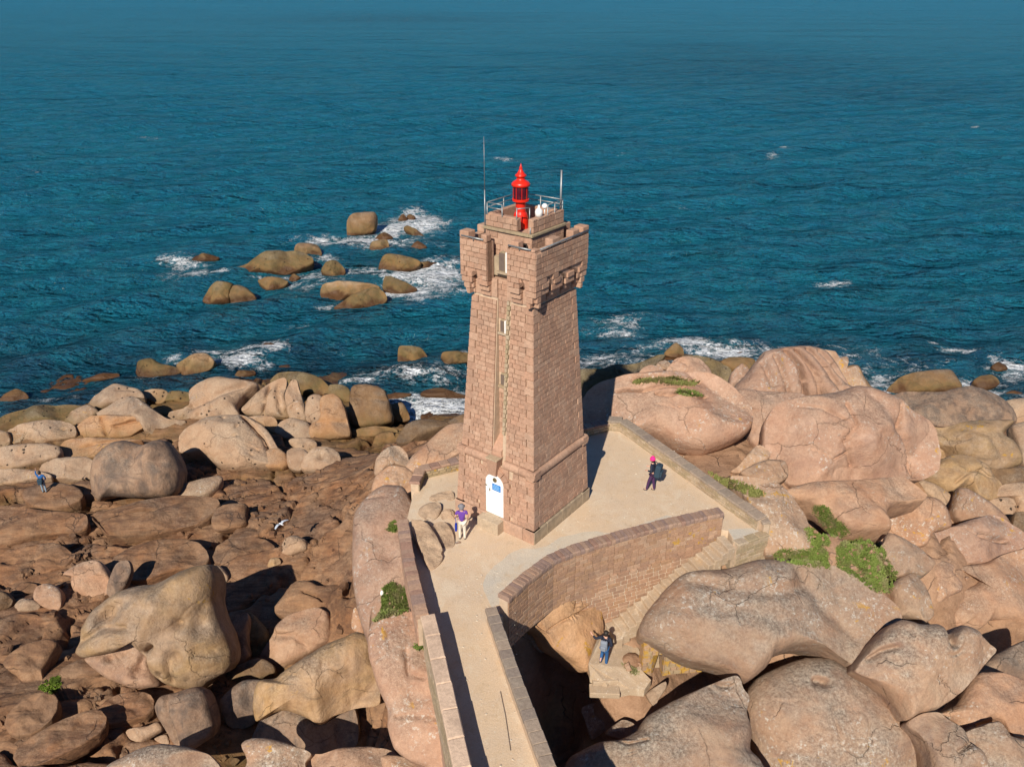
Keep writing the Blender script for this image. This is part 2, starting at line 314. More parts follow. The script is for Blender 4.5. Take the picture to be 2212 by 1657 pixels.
bedrock = grid_mesh('bedrock', np.stack([GX, GY, TZ], -1).reshape(-1, 3), len(gx), len(gy), M['bedrock']); tag(bedrock, kind='structure')
# the seabed beyond the shore
mesh_obj('seabed', [(-9000, -60, -19.5), (9000, -60, -19.5), (9000, 20000, -19.5), (-9000, 20000, -19.5)], [(0, 1, 2, 3)], M['bedrock'])['kind'] = 'structure'

# ------------------------------------------------------------------ the sea
FOAM = [('I',1620,300,170,45,1.15),('I',1800,260,150,60,1.1),('I',1760,200,90,30,1.1),('I',1300,380,260,28,1.0),('I',1560,400,250,30,.8),
 ('I',1850,620,260,60,1.1),('I',1750,720,260,60,1.0),('I',1950,560,150,45,.9),('I',1400,590,160,25,.9),('I',1100,620,180,50,.75),('I',1000,700,160,50,.5),
 ('I',150,520,130,35,.9),('I',250,600,70,25,.9),('I',100,620,120,40,.5),('I',430,600,60,10,1.0),('I',740,580,60,10,.9),('I',930,570,60,14,1.),('I',1180,500,80,25,.8),
 ('I',800,635,110,14,.9),('I',1150,830,80,18,.8),('I',760,1115,110,35,1.0),('I',600,1120,170,25,.9),('I',450,1200,160,35,.95),('I',380,1130,90,25,.8),('I',100,1170,80,25,.7),('I',950,940,90,18,.55),
 ('B',1480,440,240,60,1.35),('B',1300,540,160,45,.9),('B',1600,520,160,80,1.35),('B',1250,420,120,25,1.2),('B',900,290,160,22,.85),('B',1300,230,360,45,.7),('B',1450,250,260,70,.6),('B',1750,100,50,25,1.2),('B',1600,200,150,25,.7),
 ('E',560,20,160,25,.85),('E',440,0,120,20,.7),('E',330,260,180,50,.7),('E',430,300,90,20,.9),('E',1080,80,200,45,.95),('E',1350,150,260,60,1.1),('E',1480,180,160,30,1.1),('E',800,190,60,25,.8),('E',1250,90,60,20,.9),
 ('F',1400,130,120,14,1.0),('F',1500,150,60,8,.8),('F',1850,260,150,40,1.1),('F',1900,330,150,40,.8),('F',1530,390,110,28,1.1),('F',1700,470,160,30,.8),('F',780,390,110,60,.9),('F',850,470,90,25,1.0),('F',1720,200,60,30,.7),('F',1250,70,60,12,.6),('F',1350,310,90,30,.5),
 ('A',1700,40,180,50,.8),('A',1900,120,150,60,.9),('A',1350,80,80,35,.8),('A',1150,260,120,30,.6),('A',600,240,70,16,.7),('A',430,430,160,25,.5),('A',580,430,60,15,.7),('A',230,385,30,15,.7),
 ('P',1800,616,28,6,1.05),('P',1668,338,14,5,.7),('P',2107,274,8,3,.8),('P',1340,333,22,4,.5),('P',1095,345,26,4,.6),('P',1472,449,14,3,.6),('P',320,298,26,5,.5),('P',80,372,30,6,.5),('P',430,592,30,8,.9),('P',1692,322,10,3,.6),('P',1330,700,60,16,.75)]
SHAL = [('P',100,800,260,60,.9),('P',300,770,200,50,.7),('P',450,800,200,45,.8),('P',620,770,200,30,.5),('P',900,830,200,60,.8),('P',700,660,160,40,.5),('P',880,560,170,70,.45),('P',1560,760,260,50,.8),('P',1320,780,140,40,.6),('P',1900,800,140,50,.9),('P',2080,790,200,50,.8),('P',2212,780,200,60,.8),('P',640,600,220,50,.4),('P',1450,690,110,25,.35),
        ('P',860,42,190,9,.4),('P',1600,150,260,26,.55),('P',1900,200,180,26,.5),('P',1500,110,160,12,.4)]
ny, nx = 660, 560
ys = 30 * np.exp(np.linspace(0, math.log(22000 / 30), ny)); us = np.concatenate([[-40, -8, -3], np.linspace(-1.25, 1.25, nx - 6), [3, 8, 40]])
SX = ys[:, None] * us[None]; SY = np.repeat(ys[:, None], nx, 1)
dy = ys * math.log(22000 / 30) / ny
sz = np.zeros_like(SX)
rw = np.random.default_rng(3)
for k in range(46):
    wl_ = rw.uniform(1.6, 14); th = math.radians(-62 + rw.normal() * 26); am = .0105 * wl_ ** .8; ph = rw.uniform(0, 6.28)
    fade = np.clip(1.6 - (dy * 3.2 / wl_), 0, 1)[:, None]
    ph2 = 1.3 * perlin(np.stack([SX * .03, SY * .03, SX * 0 + k], -1)) if k % 3 == 0 else 0
    q = (SX * math.cos(th) + SY * math.sin(th)) * 2 * math.pi / wl_ + ph + ph2 * 2
    sz += fade * am * (1 - np.abs(np.sin(q / 2)) * 2 + .3)
sz *= .85
Xp, Yp = proj(np.stack([SX, SY, SX * 0 + SEA], -1))
def blobs(L_):
    o = np.zeros_like(SX)
    for k, a, b, ra, rb, s in L_:
        (cx_, cy_), = Z(k, [(a, b)]); sc = ZM[k][2]
        d = ((Xp - cx_) / (ra * sc)) ** 2 + ((Yp - cy_) / (rb * sc)) ** 2
        o = np.maximum(o, s * np.exp(-d * .45))
    return o
fo = blobs(FOAM); sh = blobs(SHAL)
dep = SEA - np.where(SY < 81, terr(SX, np.minimum(SY, 81)), -19)
near = np.where((np.abs(SX) < 54) & (SY < 80), np.clip(1.3 - dep / 1.3, 0, 1), 0) * .55
fo = np.maximum(fo, near * (SX > -8)); sh = np.maximum(sh, np.clip(1.2 - dep / 3.2, 0, 1) * (SY < 81) * .95)
m, nt, N, L, B = nodes('sea_water')
P = N.new('ShaderNodeNewGeometry').outputs['Position']
af = N.new('ShaderNodeAttribute'); af.attribute_name = 'foam'; as_ = N.new('ShaderNodeAttribute'); as_.attribute_name = 'shallow'
c = mix(nt, ramp(nt, nz(nt, P, .012, 4, .6, .5), .35, .65), (.007, .112, .180), (.009, .140, .208))
sy_ = N.new('ShaderNodeSeparateXYZ'); L.new(P, sy_.inputs[0])
off = ramp(nt, mth(nt, 'LOGARITHM', mth(nt, 'MAXIMUM', sy_.outputs[1], 10.0), 10.0), 1.9, 3.1)   # distance haze put into the colour: paler, bluer water far out
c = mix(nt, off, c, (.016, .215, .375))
c = mix(nt, mth(nt, 'MULTIPLY', ramp(nt, nz(nt, P, .35, 5, .6, .5, scl=(1, .55, 1), rot=(0, 0, .5)), .38, .66), .55), c, (.013, .182, .230))  # lighter ripple streaks painted into the water colour
c = mix(nt, mth(nt, 'MULTIPLY', mth(nt, 'MULTIPLY', as_.outputs['Fac'], .8), ramp(nt, nz(nt, P, .22, 4, .6), .25, .6)), c, (.014, .030, .055))
def vein(scale, dist, k):
    n_ = nz(nt, P, scale, 6, .6, dist); return mth(nt, 'SUBTRACT', 1.0, mth(nt, 'MULTIPLY', mth(nt, 'ABSOLUTE', mth(nt, 'SUBTRACT', n_, .5)), k))
vsum = mth(nt, 'ADD', mth(nt, 'MULTIPLY', vein(.45, 1.4, 7.0), .5), mth(nt, 'MULTIPLY', vein(1.3, 1.8, 7.0), .5))
patch = mth(nt, 'MULTIPLY', mth(nt, 'SUBTRACT', nz(nt, P, .38, 5, .7, .6), .5), 2.6)
fsum = mth(nt, 'ADD', vsum, mth(nt, 'ADD', mth(nt, 'MULTIPLY', af.outputs['Fac'], 1.25), patch))
ff = ramp(nt, fsum, 1.28, 1.75)
foamc = mth(nt, 'MULTIPLY', ff, ramp(nt, af.outputs['Fac'], .10, .45))
c = mix(nt, mth(nt, 'MULTIPLY', ramp(nt, af.outputs['Fac'], .3, 1.2), .45), c, (.07, .24, .27))
c = mix(nt, foamc, c, (.78, .81, .84))
def ridge(scale, scl, rot, det=3, dist=.4):
    n_ = nz(nt, P, scale, det, .5, dist, scl=scl, rot=rot); return mth(nt, 'POWER', mth(nt, 'SUBTRACT', 1.0, mth(nt, 'MULTIPLY', mth(nt, 'ABSOLUTE', mth(nt, 'SUBTRACT', n_, .5)), 2.6)), 1.6)
by_ = bump(nt, ridge(.0035, (.5, 1.6, 1), (0, 0, .3), 6, .6), 1.0, 26.0)
bx_ = bump(nt, ridge(.014, (.5, 1.5, 1), (0, 0, .45), 6, .6), 1.0, 8.0, by_)
bz = bump(nt, ridge(.055, (.5, 1.4, 1), (0, 0, .55), 6, .6), 1.0, 3.0, bx_)
b0 = bump(nt, ridge(.20, (.5, 1.3, 1), (0, 0, .50)), 1.0, 1.3, bz)
b1 = bump(nt, ridge(.60, (.5, 1.2, 1), (0, 0, .42), 5), 1.0, .95, b0)
b1b = bump(nt, ridge(.95, (.6, 1.2, 1), (0, 0, -.25), 4), 1.0, .40, b1)
b2 = bump(nt, nz(nt, P, 2.4, 4, .6, .5, scl=(.6, 1.2, 1), rot=(0, 0, .3)), 1.0, .16, b1b)
b3 = bump(nt, foamc, .6, .25, b2)
df = N.new('ShaderNodeBsdfDiffuse'); L.new(c, df.inputs['Color']); L.new(b3, df.inputs['Normal'])
gl = N.new('ShaderNodeBsdfGlossy'); gl.inputs['Roughness'].default_value = .12; L.new(b3, gl.inputs['Normal'])
fr = N.new('ShaderNodeFresnel'); fr.inputs['IOR'].default_value = 1.33; L.new(b3, fr.inputs['Normal'])
# waves hide their own grazing facets: the reflectance of a rough sea levels off
fm = mth(nt, 'MULTIPLY', mth(nt, 'MINIMUM', fr.outputs[0], .45), mth(nt, 'SUBTRACT', 1.0, foamc))
ms = N.new('ShaderNodeMixShader'); L.new(fm, ms.inputs[0]); L.new(df.outputs[0], ms.inputs[1]); L.new(gl.outputs[0], ms.inputs[2])
L.new(ms.outputs[0], N['Material Output'].inputs['Surface']); N.remove(B)
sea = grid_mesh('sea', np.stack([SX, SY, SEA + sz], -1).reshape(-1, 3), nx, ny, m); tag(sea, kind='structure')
for nm, arr in (('foam', fo), ('shallow', sh)):
    at = sea.data.attributes.new(nm, 'FLOAT', 'POINT'); at.data.foreach_set('value', arr.ravel().astype(np.float32))

# ------------------------------------------------------------------ rocks
def chaikin(P, n=2):
    P = np.asarray(P, float)
    for _ in range(n):
        Q = np.roll(P, -1, 0); P = np.stack([P * .75 + Q * .25, P * .25 + Q * .75], 1).reshape(-1, 2)
    return P
def catmull(P, k=6):
    P = np.asarray(P, float); a = np.roll(P, 1, 0); c = np.roll(P, -1, 0); d = np.roll(P, -2, 0); o = []
    for t in np.arange(k) / k:
        o.append(.5 * (2 * P + (c - a) * .75 * t + (2.0 * a * .75 - 4.25 * P + 3.5 * c - .75 * d) * t * t + (-.75 * a + 2.25 * P - 2.25 * c + .75 * d) * t ** 3) if False else P + (c - P) * t + (t - t * t) * .38 * ((c - a) * (1 - t) - (d - P) * t) * .8 - (t - t * t) * .38 * .8 * (c - P) * (1 - 2 * t))
    return np.stack(o, 1).reshape(-1, 2)
def resample(P, n):
    Q = np.vstack([P, P[:1]]); d = np.concatenate([[0], np.cumsum(np.hypot(*np.diff(Q, axis=0).T))])
    t = np.linspace(0, d[-1], n, endpoint=False); return np.stack([np.interp(t, d, Q[:, 0]), np.interp(t, d, Q[:, 1])], -1)
def seg_dist(X, Y, pl):
    d = np.full(X.shape, 1e9); pl = np.asarray(pl, float)
    for a, b in zip(pl[:-1], pl[1:]):
        ab = b - a; t = np.clip(((X - a[0]) * ab[0] + (Y - a[1]) * ab[1]) / (ab @ ab + 1e-9), 0, 1)
        d = np.minimum(d, np.hypot(X - a[0] - t * ab[0], Y - a[1] - t * ab[1]))
    return d
rocks = []
def rock(label, zk, pts, mat='pink', beta=45, lift=0., z=None, bulge=.46, p=3.3, T=1.0, fac=3, rough=.05, cr=(), dents=(), cut=(), name='boulder', cat='boulder', group=None, seed=None, cen=None, strike=0, edge=1, pit=0, flute=0, plane=None):
    """a boulder: outline as surveyed, lying on a plane of slope beta through its foot, bulging out of it, thickness T x half width behind it.
    cr: creases (polyline, depth, width) dents: (x, y, radius, depth), cut: facet planes (angle, position, slope)"""
    sd_ = len(rocks) * 7 + 3 if seed is None else seed; rg = np.random.default_rng(sd_)
    P2 = chaikin(Z(zk, pts), 1) if p >= 4 else chaikin(catmull(Z(zk, pts)), 1)
    pr = resample(P2, 200); c = pr.mean(0) if cen is None else np.array(Z(zk, [cen])[0])
    per = np.hypot(*np.diff(np.vstack([pr, pr[:1]]), axis=0).T).sum(); hw = np.hypot(*(pr - c).T)
    n = int(np.clip(per / 3.6, 36, 420)); bd = resample(P2, n); bd = c + (bd - c) * 1.02 + (bd - c) / np.maximum(1, np.hypot(*(bd - c).T))[:, None] * 1.2
    # slight outline roughness
    k = np.hypot(*(bd - c).T)
    bd = c + (bd - c) * (1 + .018 * fbm(np.stack([bd[:, 0] * .05, bd[:, 1] * .05, np.full(n, sd_ * 1.7)], -1), 3) * min(1, 60 / k.mean()))[:, None]
    m = int(np.clip(hw.mean() / 3.4, 10, 90))
    by = bd[:, 1].max(); bx = c[0]
    if z is None: z = hit(bx, by)[2] + lift
    if cat == 'sea rock' : z = SEA - .15 if z < SEA + .3 else z
    foot = g(bx, by, z); be = math.radians(beta); st_ = math.radians(strike)
    Nv = np.array([math.sin(st_) * math.sin(be), -math.cos(st_) * math.sin(be), math.cos(be)])
    if plane:
        a_, b_, c_ = [g(*q) for q in plane]; Nv = np.cross(b_ - a_, c_ - a_); Nv /= np.linalg.norm(Nv); Nv = -Nv if Nv[1] > 0 else Nv; foot = a_; be = math.acos(Nv[2]); st_ = math.atan2(Nv[0], -Nv[1])
    r = np.concatenate([[0], np.sin(np.linspace(.04, 1, m) * math.pi / 2)]); r = r / r[-1]
    XY = c + (bd - c)[None] * r[:, None, None]
    def onplane(XY):
        d = ray(XY[..., 0], XY[..., 1]); t = ((foot - np.array([0, 0, CAM_H])) @ Nv) / (d @ Nv); return np.array([0, 0, CAM_H]) + d * t[..., None]
    W = onplane(XY); cW = W[0, 0]
    R3 = np.linalg.norm(W[-1] - cW, axis=1); half = np.percentile(R3, 25); size = R3.mean()
    X, Y = XY[..., 0], XY[..., 1]
    h = bulge * half * (1 - r ** p)[:, None] ** .5 * np.ones(n)[None]
    # facets
    loc = (W - cW); e1 = np.array([math.cos(st_), math.sin(st_), 0]); e2 = np.cross(Nv, e1)
    A = loc @ e1; Bv = loc @ e2
    for _ in range(fac):
        th = rg.uniform(0, 2 * math.pi); q = rg.uniform(.15, .55); s = rg.uniform(.35, .9) * bulge * 1.6
        pl = bulge * half * .95 - ((A * math.cos(th) + Bv * math.sin(th)) - q * half) * s
        kk = .035 * half; a_ = np.clip(.5 + .5 * (pl - h) / kk, 0, 1); h = pl * (1 - a_) + h * a_ - kk * a_ * (1 - a_)
    h = np.maximum(h, -.03 * half * (1 - r[:, None]))
    win = (1 - r[:, None] ** 6)
    S3 = W / max(.6, size)
    h += win * half * (rough * 1.9 * fbm(S3 * 1.1 + sd_, 2) + rough * .45 * fbm(S3 * 3.6 + sd_, 3))
    ds = np.abs(perlin(W * .55 + sd_)); h += win * -.035 * min(size, 2.0) * np.exp(-(ds / .03) ** 2) * (rough > .02) * (perlin(W * .3 + 9) > .1)
    if flute: h += win * flute * half * (np.abs(perlin(np.stack([A * 1.9, Bv * .22, A * 0 + sd_], -1))) - .25)
    if pit:
        f1, f2, kk, _, _ = worley(A * 1.25 + 50, Bv * 1.25 + 50, sd_); h -= win * pit * .30 * np.exp(-(f1 / .15) ** 4) * (kk % 4 == 0)
    for d_ in dents:
        (dx, dy_), = Z(zk, [d_[:2]]); rr = d_[2] * ZM[zk][2]; h -= win * d_[3] * half * np.exp(-(((X - dx) ** 2 + (Y - dy_) ** 2) / rr ** 2))
    for pl, dp, wd in cr:
        q = seg_dist(X, Y, Z(zk, pl)) / max(2.6, wd * ZM[zk][2]); h -= (1 - r[:, None] ** 20) * dp * half * np.exp(-q ** 2)
    Fv = W + h[..., None] * Nv
    Fv = Fv + (perlin(W * 1.1 + 5) * .05 * win)[..., None] * np.array([1, 0, 0]) * min(1, half)
    # the hidden side
    Th = T * half; back = []
    for rr, dd in ((1.0, .18), (.985, .42), (.93, .7), (.75, .9), (.4, 1.0)):
        q = onplane(c + (bd - c) * rr); back.append(q - Nv * dd * Th + np.array([0, 0, -.15 * dd * Th]))
    V = np.concatenate([Fv[1:].reshape(-1, 3), np.concatenate(back), Fv[0, :1], (onplane(c) - Nv * Th + np.array([0, 0, -.15 * Th]))[None]])
    rows = m + 5; f = []
    i = np.arange(rows * n).reshape(rows, n); j = np.roll(i, -1, 1)
    f = np.stack([i[:-1], i[1:], j[1:], j[:-1]], -1).reshape(-1, 4).tolist()
    t0, t1 = rows * n, rows * n + 1
    f += [(t0, int(i[0, a]), int(j[0, a])) for a in range(n)] + [(t1, int(j[-1, a]), int(i[-1, a])) for a in range(n)]
    area = ((bd[:, 0] * np.roll(bd[:, 1], -1) - np.roll(bd[:, 0], -1) * bd[:, 1]).sum())
    if area > 0: f = [tuple(q[::-1]) for q in f]
    o = mesh_obj(name, V, f, M[mat], None, True, origin=foot)
    tag(o, label, cat, group); rocks.append(o); return o
# ------------------------------------------------------------------ masonry
def stone_mat(name, cols, island=False, lich=0.0, rough=.85, bm=.5):
    m, nt, N, L, B = nodes(name)
    geo = N.new('ShaderNodeNewGeometry'); P = geo.outputs['Position']
    rnd = geo.outputs['Random Per Island'] if island else N.new('ShaderNodeObjectInfo').outputs['Random']
    r = N.new('ShaderNodeValToRGB'); L.new(rnd, r.inputs[0]); r.color_ramp.interpolation = 'CONSTANT'
    n = len(cols); r.color_ramp.elements[0].color = (*cols[0], 1); r.color_ramp.elements[0].position = 0
    r.color_ramp.elements[1].color = (*cols[1], 1); r.color_ramp.elements[1].position = 1 / n
    for i in range(2, n): e = r.color_ramp.elements.new(i / n); e.color = (*cols[i], 1)
    c = r.outputs[0]; f = nz(nt, P, 9, 5, .7)
    c = mix(nt, .9, c, mix(nt, ramp(nt, f, .3, .7), (.74, .72, .70), (1.14, 1.12, 1.1)), 'MULTIPLY')
    c = mix(nt, .8, c, mix(nt, ramp(nt, nz(nt, P, 45, 3, .8), .35, .65), (.75, .74, .73), (1.1, 1.1, 1.1)), 'MULTIPLY')
    c = mix(nt, mth(nt, 'MULTIPLY', ramp(nt, nz(nt, P, .9, 4, .6, .6), .5, .7), .35), c, (.20, .14, .11))
    if lich > 0: c = mix(nt, mth(nt, 'MULTIPLY', ramp(nt, nz(nt, P, 3, 4, .6), .62 - lich * .16, .66 - lich * .1), .85), c, (.47, .27, .04))
    L.new(c, B.inputs['Base Color']); B.inputs['Roughness'].default_value = rough; B.inputs['Specular IOR Level'].default_value = .2
    L.new(bump(nt, nz(nt, P, 12, 6, .7), bm, .035), B.inputs['Normal']); return m
PINKS = [(.49, .305, .215), (.51, .325, .23), (.46, .285, .20), (.52, .34, .245), (.49, .295, .205), (.44, .27, .19)]
M['st'] = stone_mat('pink_building_stone', PINKS); M['sti'] = stone_mat('pink_building_stone_joined', PINKS, True)
REDS = [(.45, .28, .185), (.41, .25, .165), (.48, .32, .22), (.43, .265, .165), (.38, .24, .165)]
M['red'] = stone_mat('red_wall_stone', REDS, lich=.0); M['redi'] = stone_mat('red_wall_stone_joined', REDS, True, lich=.25)
M['cop'] = stone_mat('coping_stone', [(.36, .24, .185), (.40, .27, .20), (.31, .215, .18), (.43, .28, .2), (.34, .21, .16)])
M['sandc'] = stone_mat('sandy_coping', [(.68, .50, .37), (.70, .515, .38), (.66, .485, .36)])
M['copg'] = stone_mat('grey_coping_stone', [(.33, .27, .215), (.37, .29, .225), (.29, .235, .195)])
M['pale'] = stone_mat('pale_stone', [(.46, .36, .25), (.42, .32, .21), (.39, .31, .2), (.5, .4, .29)]); M['palei'] = stone_mat('pale_stone_joined', [(.46, .36, .24), (.40, .31, .19), (.35, .28, .17), (.5, .4, .28)], True, lich=.1)
M['lichw'] = stone_mat('lichened_masonry', [(.46, .31, .20), (.44, .30, .19), (.42, .32, .2)], lich=.75)
M['mortar'] = simple('mortar', (.50, .37, .26), .9, 0, .15, 5, .4)
M['mortarw'] = simple('white_mortar', (.56, .46, .35), .9, 0, .15, 5, .4)
M['plinthr'] = simple('weathered_plinth', (.36, .28, .19), .9, 0, .3, 3, .5)
def unit_block(k):
    rg = random.Random(k); j = lambda s: rg.uniform(-s, s); v = []
    for (a, y) in ((.5, .5), (.5, -.30), (.478, -.5)):
        for sx, sz in ((-1, -1), (1, -1), (1, 1), (-1, 1)): v.append((sx * a + j(.012), y + (j(.06) if y < 0 else 0), sz * (a if a > .49 else .462) + j(.02)))
    f = [(0, 3, 2, 1), (8, 9, 10, 11)] + [(q * 4 + i, q * 4 + (i + 1) % 4, (q + 1) * 4 + (i + 1) % 4, (q + 1) * 4 + i) for q in (0, 1) for i in range(4)]
    return v, f
UB = [unit_block(k) for k in range(6)]; UBM = {}
def ub_mesh(k, mat):
    if (k, mat) not in UBM:
        me = bpy.data.meshes.new('block'); me.from_pydata(UB[k][0], [], UB[k][1]); me.materials.append(M[mat]); UBM[k, mat] = me
    return UBM[k, mat]
class Stones:
    """places blocks on a face: individually up to a limit, the rest joined"""
    def __init__(s, parent, mat, mati, limit=300, name='stone'): s.p = parent; s.m = mat; s.mi = mati; s.lim = limit; s.n = 0; s.rest = MB(); s.name = name; s.rg = random.Random(5)
    def put(s, c, dim, rz, tilt=0.0, joined=False, mat=None):
        k = s.rg.randrange(6)
        if not joined and s.n < s.lim:
            o = bpy.data.objects.new(s.name, ub_mesh(k, mat or s.m)); col.objects.link(o); o.parent = s.p
            o.location = c; o.rotation_euler = (tilt, 0, rz); o.scale = dim; s.n += 1
        else:
            R = Matrix.Rotation(rz, 3, 'Z') @ Matrix.Rotation(tilt, 3, 'X')
            s.rest.add([tuple(R @ Vector((v[0] * dim[0], v[1] * dim[1], v[2] * dim[2])) + Vector(c)) for v in UB[k][0]], UB[k][1])
    def finish(s, name='rubble_stones'):
        if s.rest.v: o = s.rest.build(name, M[s.mi], s.p); o['kind'] = 'stuff'
def courses(S, x0f, x1f, z0, z1, ch, bw, face, depth=.12, holes=(), joined=False, jit=.25, gap=.018, seed=1):
    """x0f(z), x1f(z) bounds of the face; face(x, z) -> (centre, rz, tilt)"""
    rg = random.Random(seed); z = z0; row = 0
    while z < z1 - ch * .4:
        h = min(ch * rg.uniform(1 - jit * .4, 1 + jit * .4), z1 - z); zc = z + h / 2; a, b = x0f(zc), x1f(zc); x = a; first = True
        while x < b - .02:
            w = bw * rg.uniform(1 - jit, 1 + jit) * (.6 if first and row % 2 else 1); first = False
            if b - x - w < bw * .45: w = b - x
            xc = x + w / 2
            if not any(hx0 < xc + w * .35 and xc - w * .35 < hx1 and hz0 < zc < hz1 for hx0, hx1, hz0, hz1 in holes):
                c, rz, t = face(xc, zc); S.put(c, (w - gap, depth, h - gap), rz, t, joined)
            x += w
        z += h; row += 1

# ------------------------------------------------------------------ lighthouse
TC = (.475, 29.74); TRZ = math.radians(90 - 36.87)
T = empty('lighthouse', (TC[0], TC[1], 0), TRZ, 'square pink granite lighthouse tower with a flared battlemented top and red lantern', 'lighthouse')
def s_of(z):
    if z < .57: return 2.07
    if z < 2.86: return 2.0 - (z - .57) * .05
    if z < 9.9: return 1.80 - (z - 3.2) * .0600
    return 1.71
SI = .055
b = MB()
def sec(s, nw=None, d=1.3): return [(-s, -s), (s, -s), (s, s), (-s, s)] if nw is None else [(-s, -s), (s, -s), (s, s), (-s, s), (-s, nw), (-d, nw), (-d, -nw), (-s, -nw)]
def loft(secs, zs):
    n = len(secs[0]); v = [(x, y, z) for s_, z in zip(secs, zs) for x, y in s_]
    f = [(k * n + i, k * n + (i + 1) % n, (k + 1) * n + (i + 1) % n, (k + 1) * n + i) for k in range(len(zs) - 1) for i in range(n)]
    b.add(v, f + [tuple(range(n))[::-1], tuple(range((len(zs) - 1) * n, len(zs) * n))])
loft([sec(2.0 - SI), sec(1.885 - SI)], [-.6, 2.9])
loft([sec(s_of(3.1) - SI, .23), sec(s_of(9.8) - SI, .23)], [2.9, 9.8]); b.build('tower_core', M['mortar'], T)
b = MB(); loft([sec(1.40, .23), sec(1.40, .23)], [9.8, 10.5]); b.build('corbel_course', M['sti'], T)
S = Stones(T, 'st', 'sti')
def fsq(k, off=.0):   # k = 0: face towards -y, 1: towards -x (door), 2: +y, 3: +x ; canonical x runs left to right seen from outside
    rz = (0, -math.pi / 2, math.pi, math.pi / 2)[k]
    def f(x, z):
        s_ = s_of(z) - SI + off; c = Matrix.Rotation(rz, 3, 'Z') @ Vector((x, -s_, z)); t = .06 if 3.2 < z < 9.9 else (.05 if .57 < z < 2.9 else 0)
        return tuple(c), rz, -t
    return f
f0, f1_ = fsq(0), fsq(1)
e_ = .02
for k, jn in ((0, False), (1, True), (2, True), (3, True)):
    F_ = fsq(k); dh = [(-.62, .62, 0, 2.95)] if k == 1 else []
    ch, bw = (.185, .37) if k != 1 else (.19, .33)
    sp = (lambda z: s_of(z) - .34)
    courses(S, lambda z: -sp(z), lambda z: sp(z), .6, 2.84, ch, bw, F_, .13, dh, joined=jn or True, seed=k + 3)
    if k == 1:
        courses(S, lambda z: -sp(z), lambda z: -.25, 3.24, 9.72, ch, bw, F_, .13, (), True, seed=11)
        courses(S, lambda z: .42, lambda z: sp(z), 3.24, 9.72, ch, bw, F_, .13, (), True, seed=12)
    else: courses(S, lambda z: -sp(z), lambda z: sp(z), 3.24, 9.72, ch, bw, F_, .13, (), joined=jn, seed=k + 21)
courses(S, lambda z: -.225, lambda z: .225, 4.1, 10.45, .225, .23, lambda x, z: ((-1.315, -x, z), -math.pi / 2, 0), .05, [(-.2, .2, 8.4, 9.0), (-.2, .2, 6.2, 6.8)], True, seed=15)
S.finish('joined_stones')
Q = Stones(T, 'st', 'sti', 300, 'quoin'); rq = random.Random(8)
for (z0, z1) in ((.58, 2.85), (3.22, 9.7)):
    z = z0; i = 0
    while z < z1 - .1:
        h = min(.31, z1 - z)
        for k in range(4):
            rz = (0, -math.pi / 2, math.pi, math.pi / 2)[k]; s_ = s_of(z + h / 2)
            L1 = (.42 if i % 2 else .30)
            for sg in (-1, 1):
                Lq = L1 if sg < 0 else (.72 - L1)
                c = Matrix.Rotation(rz, 3, 'Z') @ Vector((sg * (s_ - Lq / 2 + .005), -(s_ - .055), z + h / 2))
                Q.put(tuple(c), (Lq, .14, h - .018), rz, -.06 if z > 3 else -.05, joined=(k in (2, 3)))
        z += h; i += 1
Q.finish('joined_quoins')
# pale toothing stones beside the slit windows
PT = Stones(T, 'pale', 'palei', 80, 'toothing_stone')
z = 4.3; i = 0
while z < 9.7:
    w = .15 if i % 2 else .11
    c = Matrix.Rotation(-math.pi / 2, 3, 'Z') @ Vector((.235 + w / 2, -(s_of(z) - .052), z + .08)); PT.put(tuple(c), (w, .13, .15), -math.pi / 2, -.06)
    z += .19; i += 1
# plinth course
for k in range(4):
    rz = (0, -math.pi / 2, math.pi, math.pi / 2)[k]; mb = MB()
    x = -2.07; i = 0; rg = random.Random(k + 40)
    while x < 2.07 - .05:
        w = min(rg.uniform(.7, 1.15), 2.07 - x)
        if 2.07 - x - w < .4: w = 2.07 - x
        mbk = MB().box((0, 0, 0), (w - .015, .5, .83), 0)
        c = Matrix.Rotation(rz, 3, 'Z') @ Vector((x + w / 2, -1.83, .15))
        if not (k == 1 and abs(x + w / 2) < .35):
            o = mbk.build('plinth_stone', M['plinthr' if k == 0 else 'st'], T, bevel=.02); o.location = c; o.rotation_euler = (0, 0, rz)
        x += w
# half round band, block by block
hc = MB(); n = 10; pv = []
for sx in (-.5, .5):
    for q in range(n + 1): t = math.pi * q / n; pv.append((sx, -.13 * math.sin(t) - .0, .175 * math.cos(t)))
    pv += [(sx, .3, -.175), (sx, .3, .175)]
m_ = n + 3
hc.add(pv, [tuple(range(m_)), tuple(range(m_, 2 * m_))[::-1]] + [(i, m_ + i, m_ + (i + 1) % m_, (i + 1) % m_) for i in range(m_)])
band_me = None
for k in range(4):
    rz = (0, -math.pi / 2, math.pi, math.pi / 2)[k]; nb = 5
    for i in range(nb):
        w = 2 * 1.97 / nb; x = -1.97 + w * (i + .5)
        if k == 1 and abs(x) < .3: continue
        if band_me is None:
            o = hc.build('band_stone', M['st'], T); band_me = o.data
        else: o = bpy.data.objects.new('band_stone', band_me); col.objects.link(o); o.parent = T
        o.location = Matrix.Rotation(rz, 3, 'Z') @ Vector((x, -1.84, 3.03)); o.rotation_euler = (0, 0, rz); o.scale = (w - .012, 1, 1)
